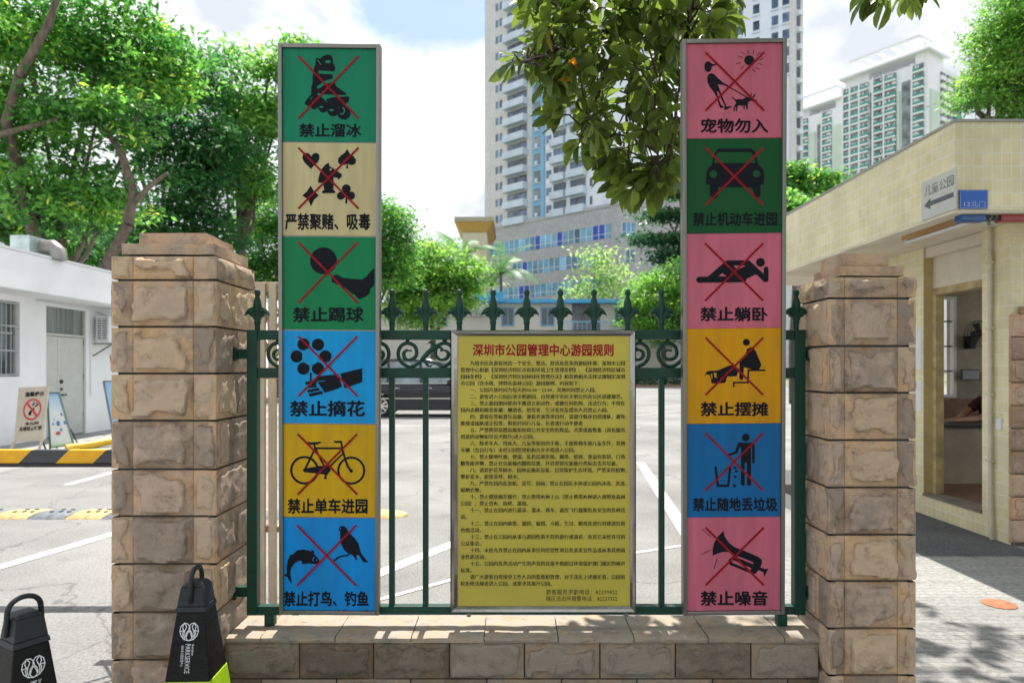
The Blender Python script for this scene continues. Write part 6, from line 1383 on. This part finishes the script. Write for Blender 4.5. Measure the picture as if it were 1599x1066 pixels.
# a leaf of eight faces, folded at the midrib
prof = [(0, .0), (.18, .075), (.42, .17), (.66, .19), (.86, .125), (1.0, 0)]
lv = []
for x, w in prof: lv += [(x, -w, .08 * w / .165 - .16 * x * x), (x, 0, -.16 * x * x), (x, w, .08 * w / .165 - .16 * x * x)]
lv = np.array(lv); lq = np.array([(i*3+j, (i+1)*3+j, (i+1)*3+j+1, i*3+j+1) for i in range(5) for j in range(2)])
def rosettes(tips, dirs, size, per, rg):
    cos, qs, k = [], [], 0
    for T, D in zip(tips, dirs):
        D = D / np.linalg.norm(D); a = np.cross(D, [.3, .2, 1.0]); a /= np.linalg.norm(a); b = np.cross(D, a); m = rg.integers(per - 2, per + 3)
        for i in range(m):
            t = 2 * np.pi * (i / m) + rg.uniform(-.3, .3); sp_ = rg.uniform(.45, 1.15)
            d = D * math.cos(sp_) + (a * math.cos(t) + b * math.sin(t)) * math.sin(sp_); d[2] -= rg.uniform(.0, .28); d /= np.linalg.norm(d)
            up = -D + rg.normal(0, .35, 3) + np.array([0, 0, .9]); s = np.cross(up, d); s /= np.linalg.norm(s) + 1e-9; n_ = np.cross(d, s); L = size * rg.uniform(.6, 1.2); W = L * rg.uniform(.85, 1.15)
            base = T - D * rg.uniform(0, .05) + d * .02
            cos.append(base + lv[:, :1] * d * L + lv[:, 1:2] * s * W + lv[:, 2:] * n_ * L); qs.append(lq + k); k += len(lv)
    return np.concatenate(cos), np.concatenate(qs)
rf = np.random.default_rng(21); rp_ = random.Random(4)
poly = [(800, -30), (838, 40), (846, 120), (866, 168), (868, 205), (905, 232), (925, 258), (948, 270), (962, 296), (1000, 300), (1020, 292), (1075, 270), (1120, 40), (1160, -30)]
def inside(x, y):
    c = False
    for i in range(len(poly)):
        (x1, y1), (x2, y2) = poly[i-1], poly[i]
        if (y1 > y) != (y2 > y) and x < (x2 - x1) * (y - y1) / (y2 - y1) + x1: c = not c
    return c
tips = []
while len(tips) < 195:
    x, y = rp_.uniform(790, 1190), rp_.uniform(-30, 305)
    if inside(x, y) and not (x > 1062 and y > 62 + 0 * x and x < 1235): tips.append(P(x, y, rp_.uniform(3.55, 4.7)))
for x, y, Y in ((800, 97, 3.9), (822, 88, 3.95), (843, 62, 4.0), (858, 100, 4.0), (876, 160, 3.9), (1030, 285, 3.7), (1042, 262, 3.8), (1012, 270, 3.8), (985, 290, 3.8), (960, 282, 3.9), (905, 222, 3.9), (1075, 40, 3.9), (1110, 25, 3.9), (1140, 26, 4.0), (1100, -5, 4), (1385, -8, 3.6), (1415, -4, 3.55), (1362, -14, 3.7), (1432, -20, 3.7)): tips.append(P(x, y, Y))
stems = [[(1010, -240, 4.1), (985, -60, 4.1), (962, 60, 4.1), (935, 150, 4.05), (905, 215, 3.95)], [(1010, -240, 4.1), (1035, -50, 4.0), (1038, 60, 4.0), (1022, 170, 3.9), (1030, 280, 3.7)], [(985, -60, 4.1), (910, 20, 4.0), (868, 80, 4.0), (812, 97, 3.9)],
         [(1035, -50, 4.0), (1000, 60, 4.3), (978, 170, 4.2), (985, 285, 3.9)], [(1010, -240, 4.1), (1110, -80, 4.0), (1130, 10, 4.0), (1150, 40, 4.0)], [(1110, -80, 4.0), (1075, 40, 3.9), (1058, 150, 3.9), (1046, 250, 3.8)], [(1110, -80, 4.0), (1290, -90, 3.8), (1390, -45, 3.6), (1400, -10, 3.6)]]
st3 = [[P(*p) for p in s] for s in stems]
A0 = P(1010, -240, 4.1)
mb = MB(); trunk = [Vector((3.3, .5, 0)), Vector((3.25, .55, 1.2)), Vector((3.35, .7, 2.6)), Vector((3.2, .9, 4.2))]
mb.tube(trunk, [.34, .27, .24, .22], 14)
mb.build('trunk', M['bark'], fic, smooth='all')
mb = MB(); mb.tube([trunk[-1], Vector((2.6, 2.0, 5.6)), Vector((1.7, 3.2, 5.55)), A0 + Vector((.3, -.1, .35)), A0], [.2, .13, .09, .06, .035], 10)
for s in st3:
    fine = []
    for a, b in zip(s, s[1:]):
        for k in range(4): fine.append(a.lerp(b, k / 4) + Vector((rp_.uniform(-1, 1), rp_.uniform(-1, 1), rp_.uniform(-1, 1))) * (.012 if k else 0))
    fine.append(s[-1]); n = len(fine); mb.tube(fine, [.016 * (1 - .75 * i / n) for i in range(n)], 7)
allp = [(q, s) for s in st3 for a, b in zip(s, s[1:]) for q in (a.lerp(b, t / 5) for t in range(6))]
dirs = []
for t in tips:
    q = min((p for p, _ in allp if p.z > t.z - .12), key=lambda p: (p - t).length, default=A0)
    mid = q.lerp(t, .5) + Vector((rp_.uniform(-.03, .03), rp_.uniform(-.03, .03), .05)); mb.tube([q, mid, t], [.006, .005, .0035], 5)
    d = (t - q).normalized() + Vector((0, 0, -.55)) if (t - q).length > .02 else Vector((0, 0, -1)); dirs.append(np.array(d) + rf.normal(0, .25, 3))
# limbs of the crown above the picture
limbs = [[trunk[-1], Vector((4.2, 2.4, 6.2)), Vector((5.2, 4.6, 7.3))], [trunk[-1], Vector((2.4, .6, 6.2)), Vector((.9, 1.6, 7.2))], [trunk[-1], Vector((3.4, 2.6, 6.4)), Vector((3.2, 5.0, 7.4))], [trunk[-1], Vector((4.6, .2, 6.0)), Vector((6.2, .2, 7.2))], [trunk[-1], Vector((2.2, -.8, 6.2)), Vector((.8, -2.2, 7.2))], [trunk[-1], Vector((1.6, 3.2, 6.4)), Vector((.2, 4.2, 7.1))]]
for s in limbs: mb.tube(s, [.16, .10, .04], 9)
mb.build('branch', M['twig'], fic, smooth='all')
co1, q1 = rosettes([np.array(t) for t in tips], dirs, .15, 8, rf)
# crown overhead, plus unseen lower lobes added to darken the view
up = []
while len(up) < 2500:
    x, y, z = rf.uniform(-2, 8.5), rf.uniform(-6.5, 9.0), rf.uniform(2.4, 9.4)
    e = ((x - 3.4) / 4.4) ** 2 + ((y - 2.4) / 6.0) ** 2 + ((z - 7.0) / 2.3) ** 2
    back = y < -2.2 and ((x - 1.5) / 6) ** 2 + ((y + 4.6) / 2.6) ** 2 + ((z - 4.8) / 2.6) ** 2 < 1  # unseen lobe behind the camera, added to dim reflections and sky light
    side = ((x - 4.2) / 2.6) ** 2 + ((y + .9) / 1.7) ** 2 + ((z - 4.2) / 2.0) ** 2 < 1  # unseen low lobe at the right, added to darken right sign and pillar
    if (e > 1 or e < .12) and not back and not side: continue
    if y > -2.2 and z < 4.6 and not side: continue
    if y > 4.0 and (x < .75 or (x < 1.4 and rf.random() < .5)): continue
    if y > .3:
        py = HY - (z - H) * F / y; px = CX + x * F / y
        if py > -70 and px < 1720: continue
    if noise.noise(Vector((x * .8, y * .8, z * .8))) < -.22: continue
    up.append(np.array([x, y, z]))
co2, q2 = rosettes(up, [np.array([rf.normal(0, .6), rf.normal(0, .6), .5]) for _ in up], .21, 7, rf)
co = np.concatenate([co1, co2]) - FO; q = np.concatenate([q1, q2 + len(co1)])
o = bpy.data.objects.new('crown', fast_mesh('crown', co, q, M['ficus'])); COL.objects.link(o); o.parent = fic; OFF[o] = OFF[fic]
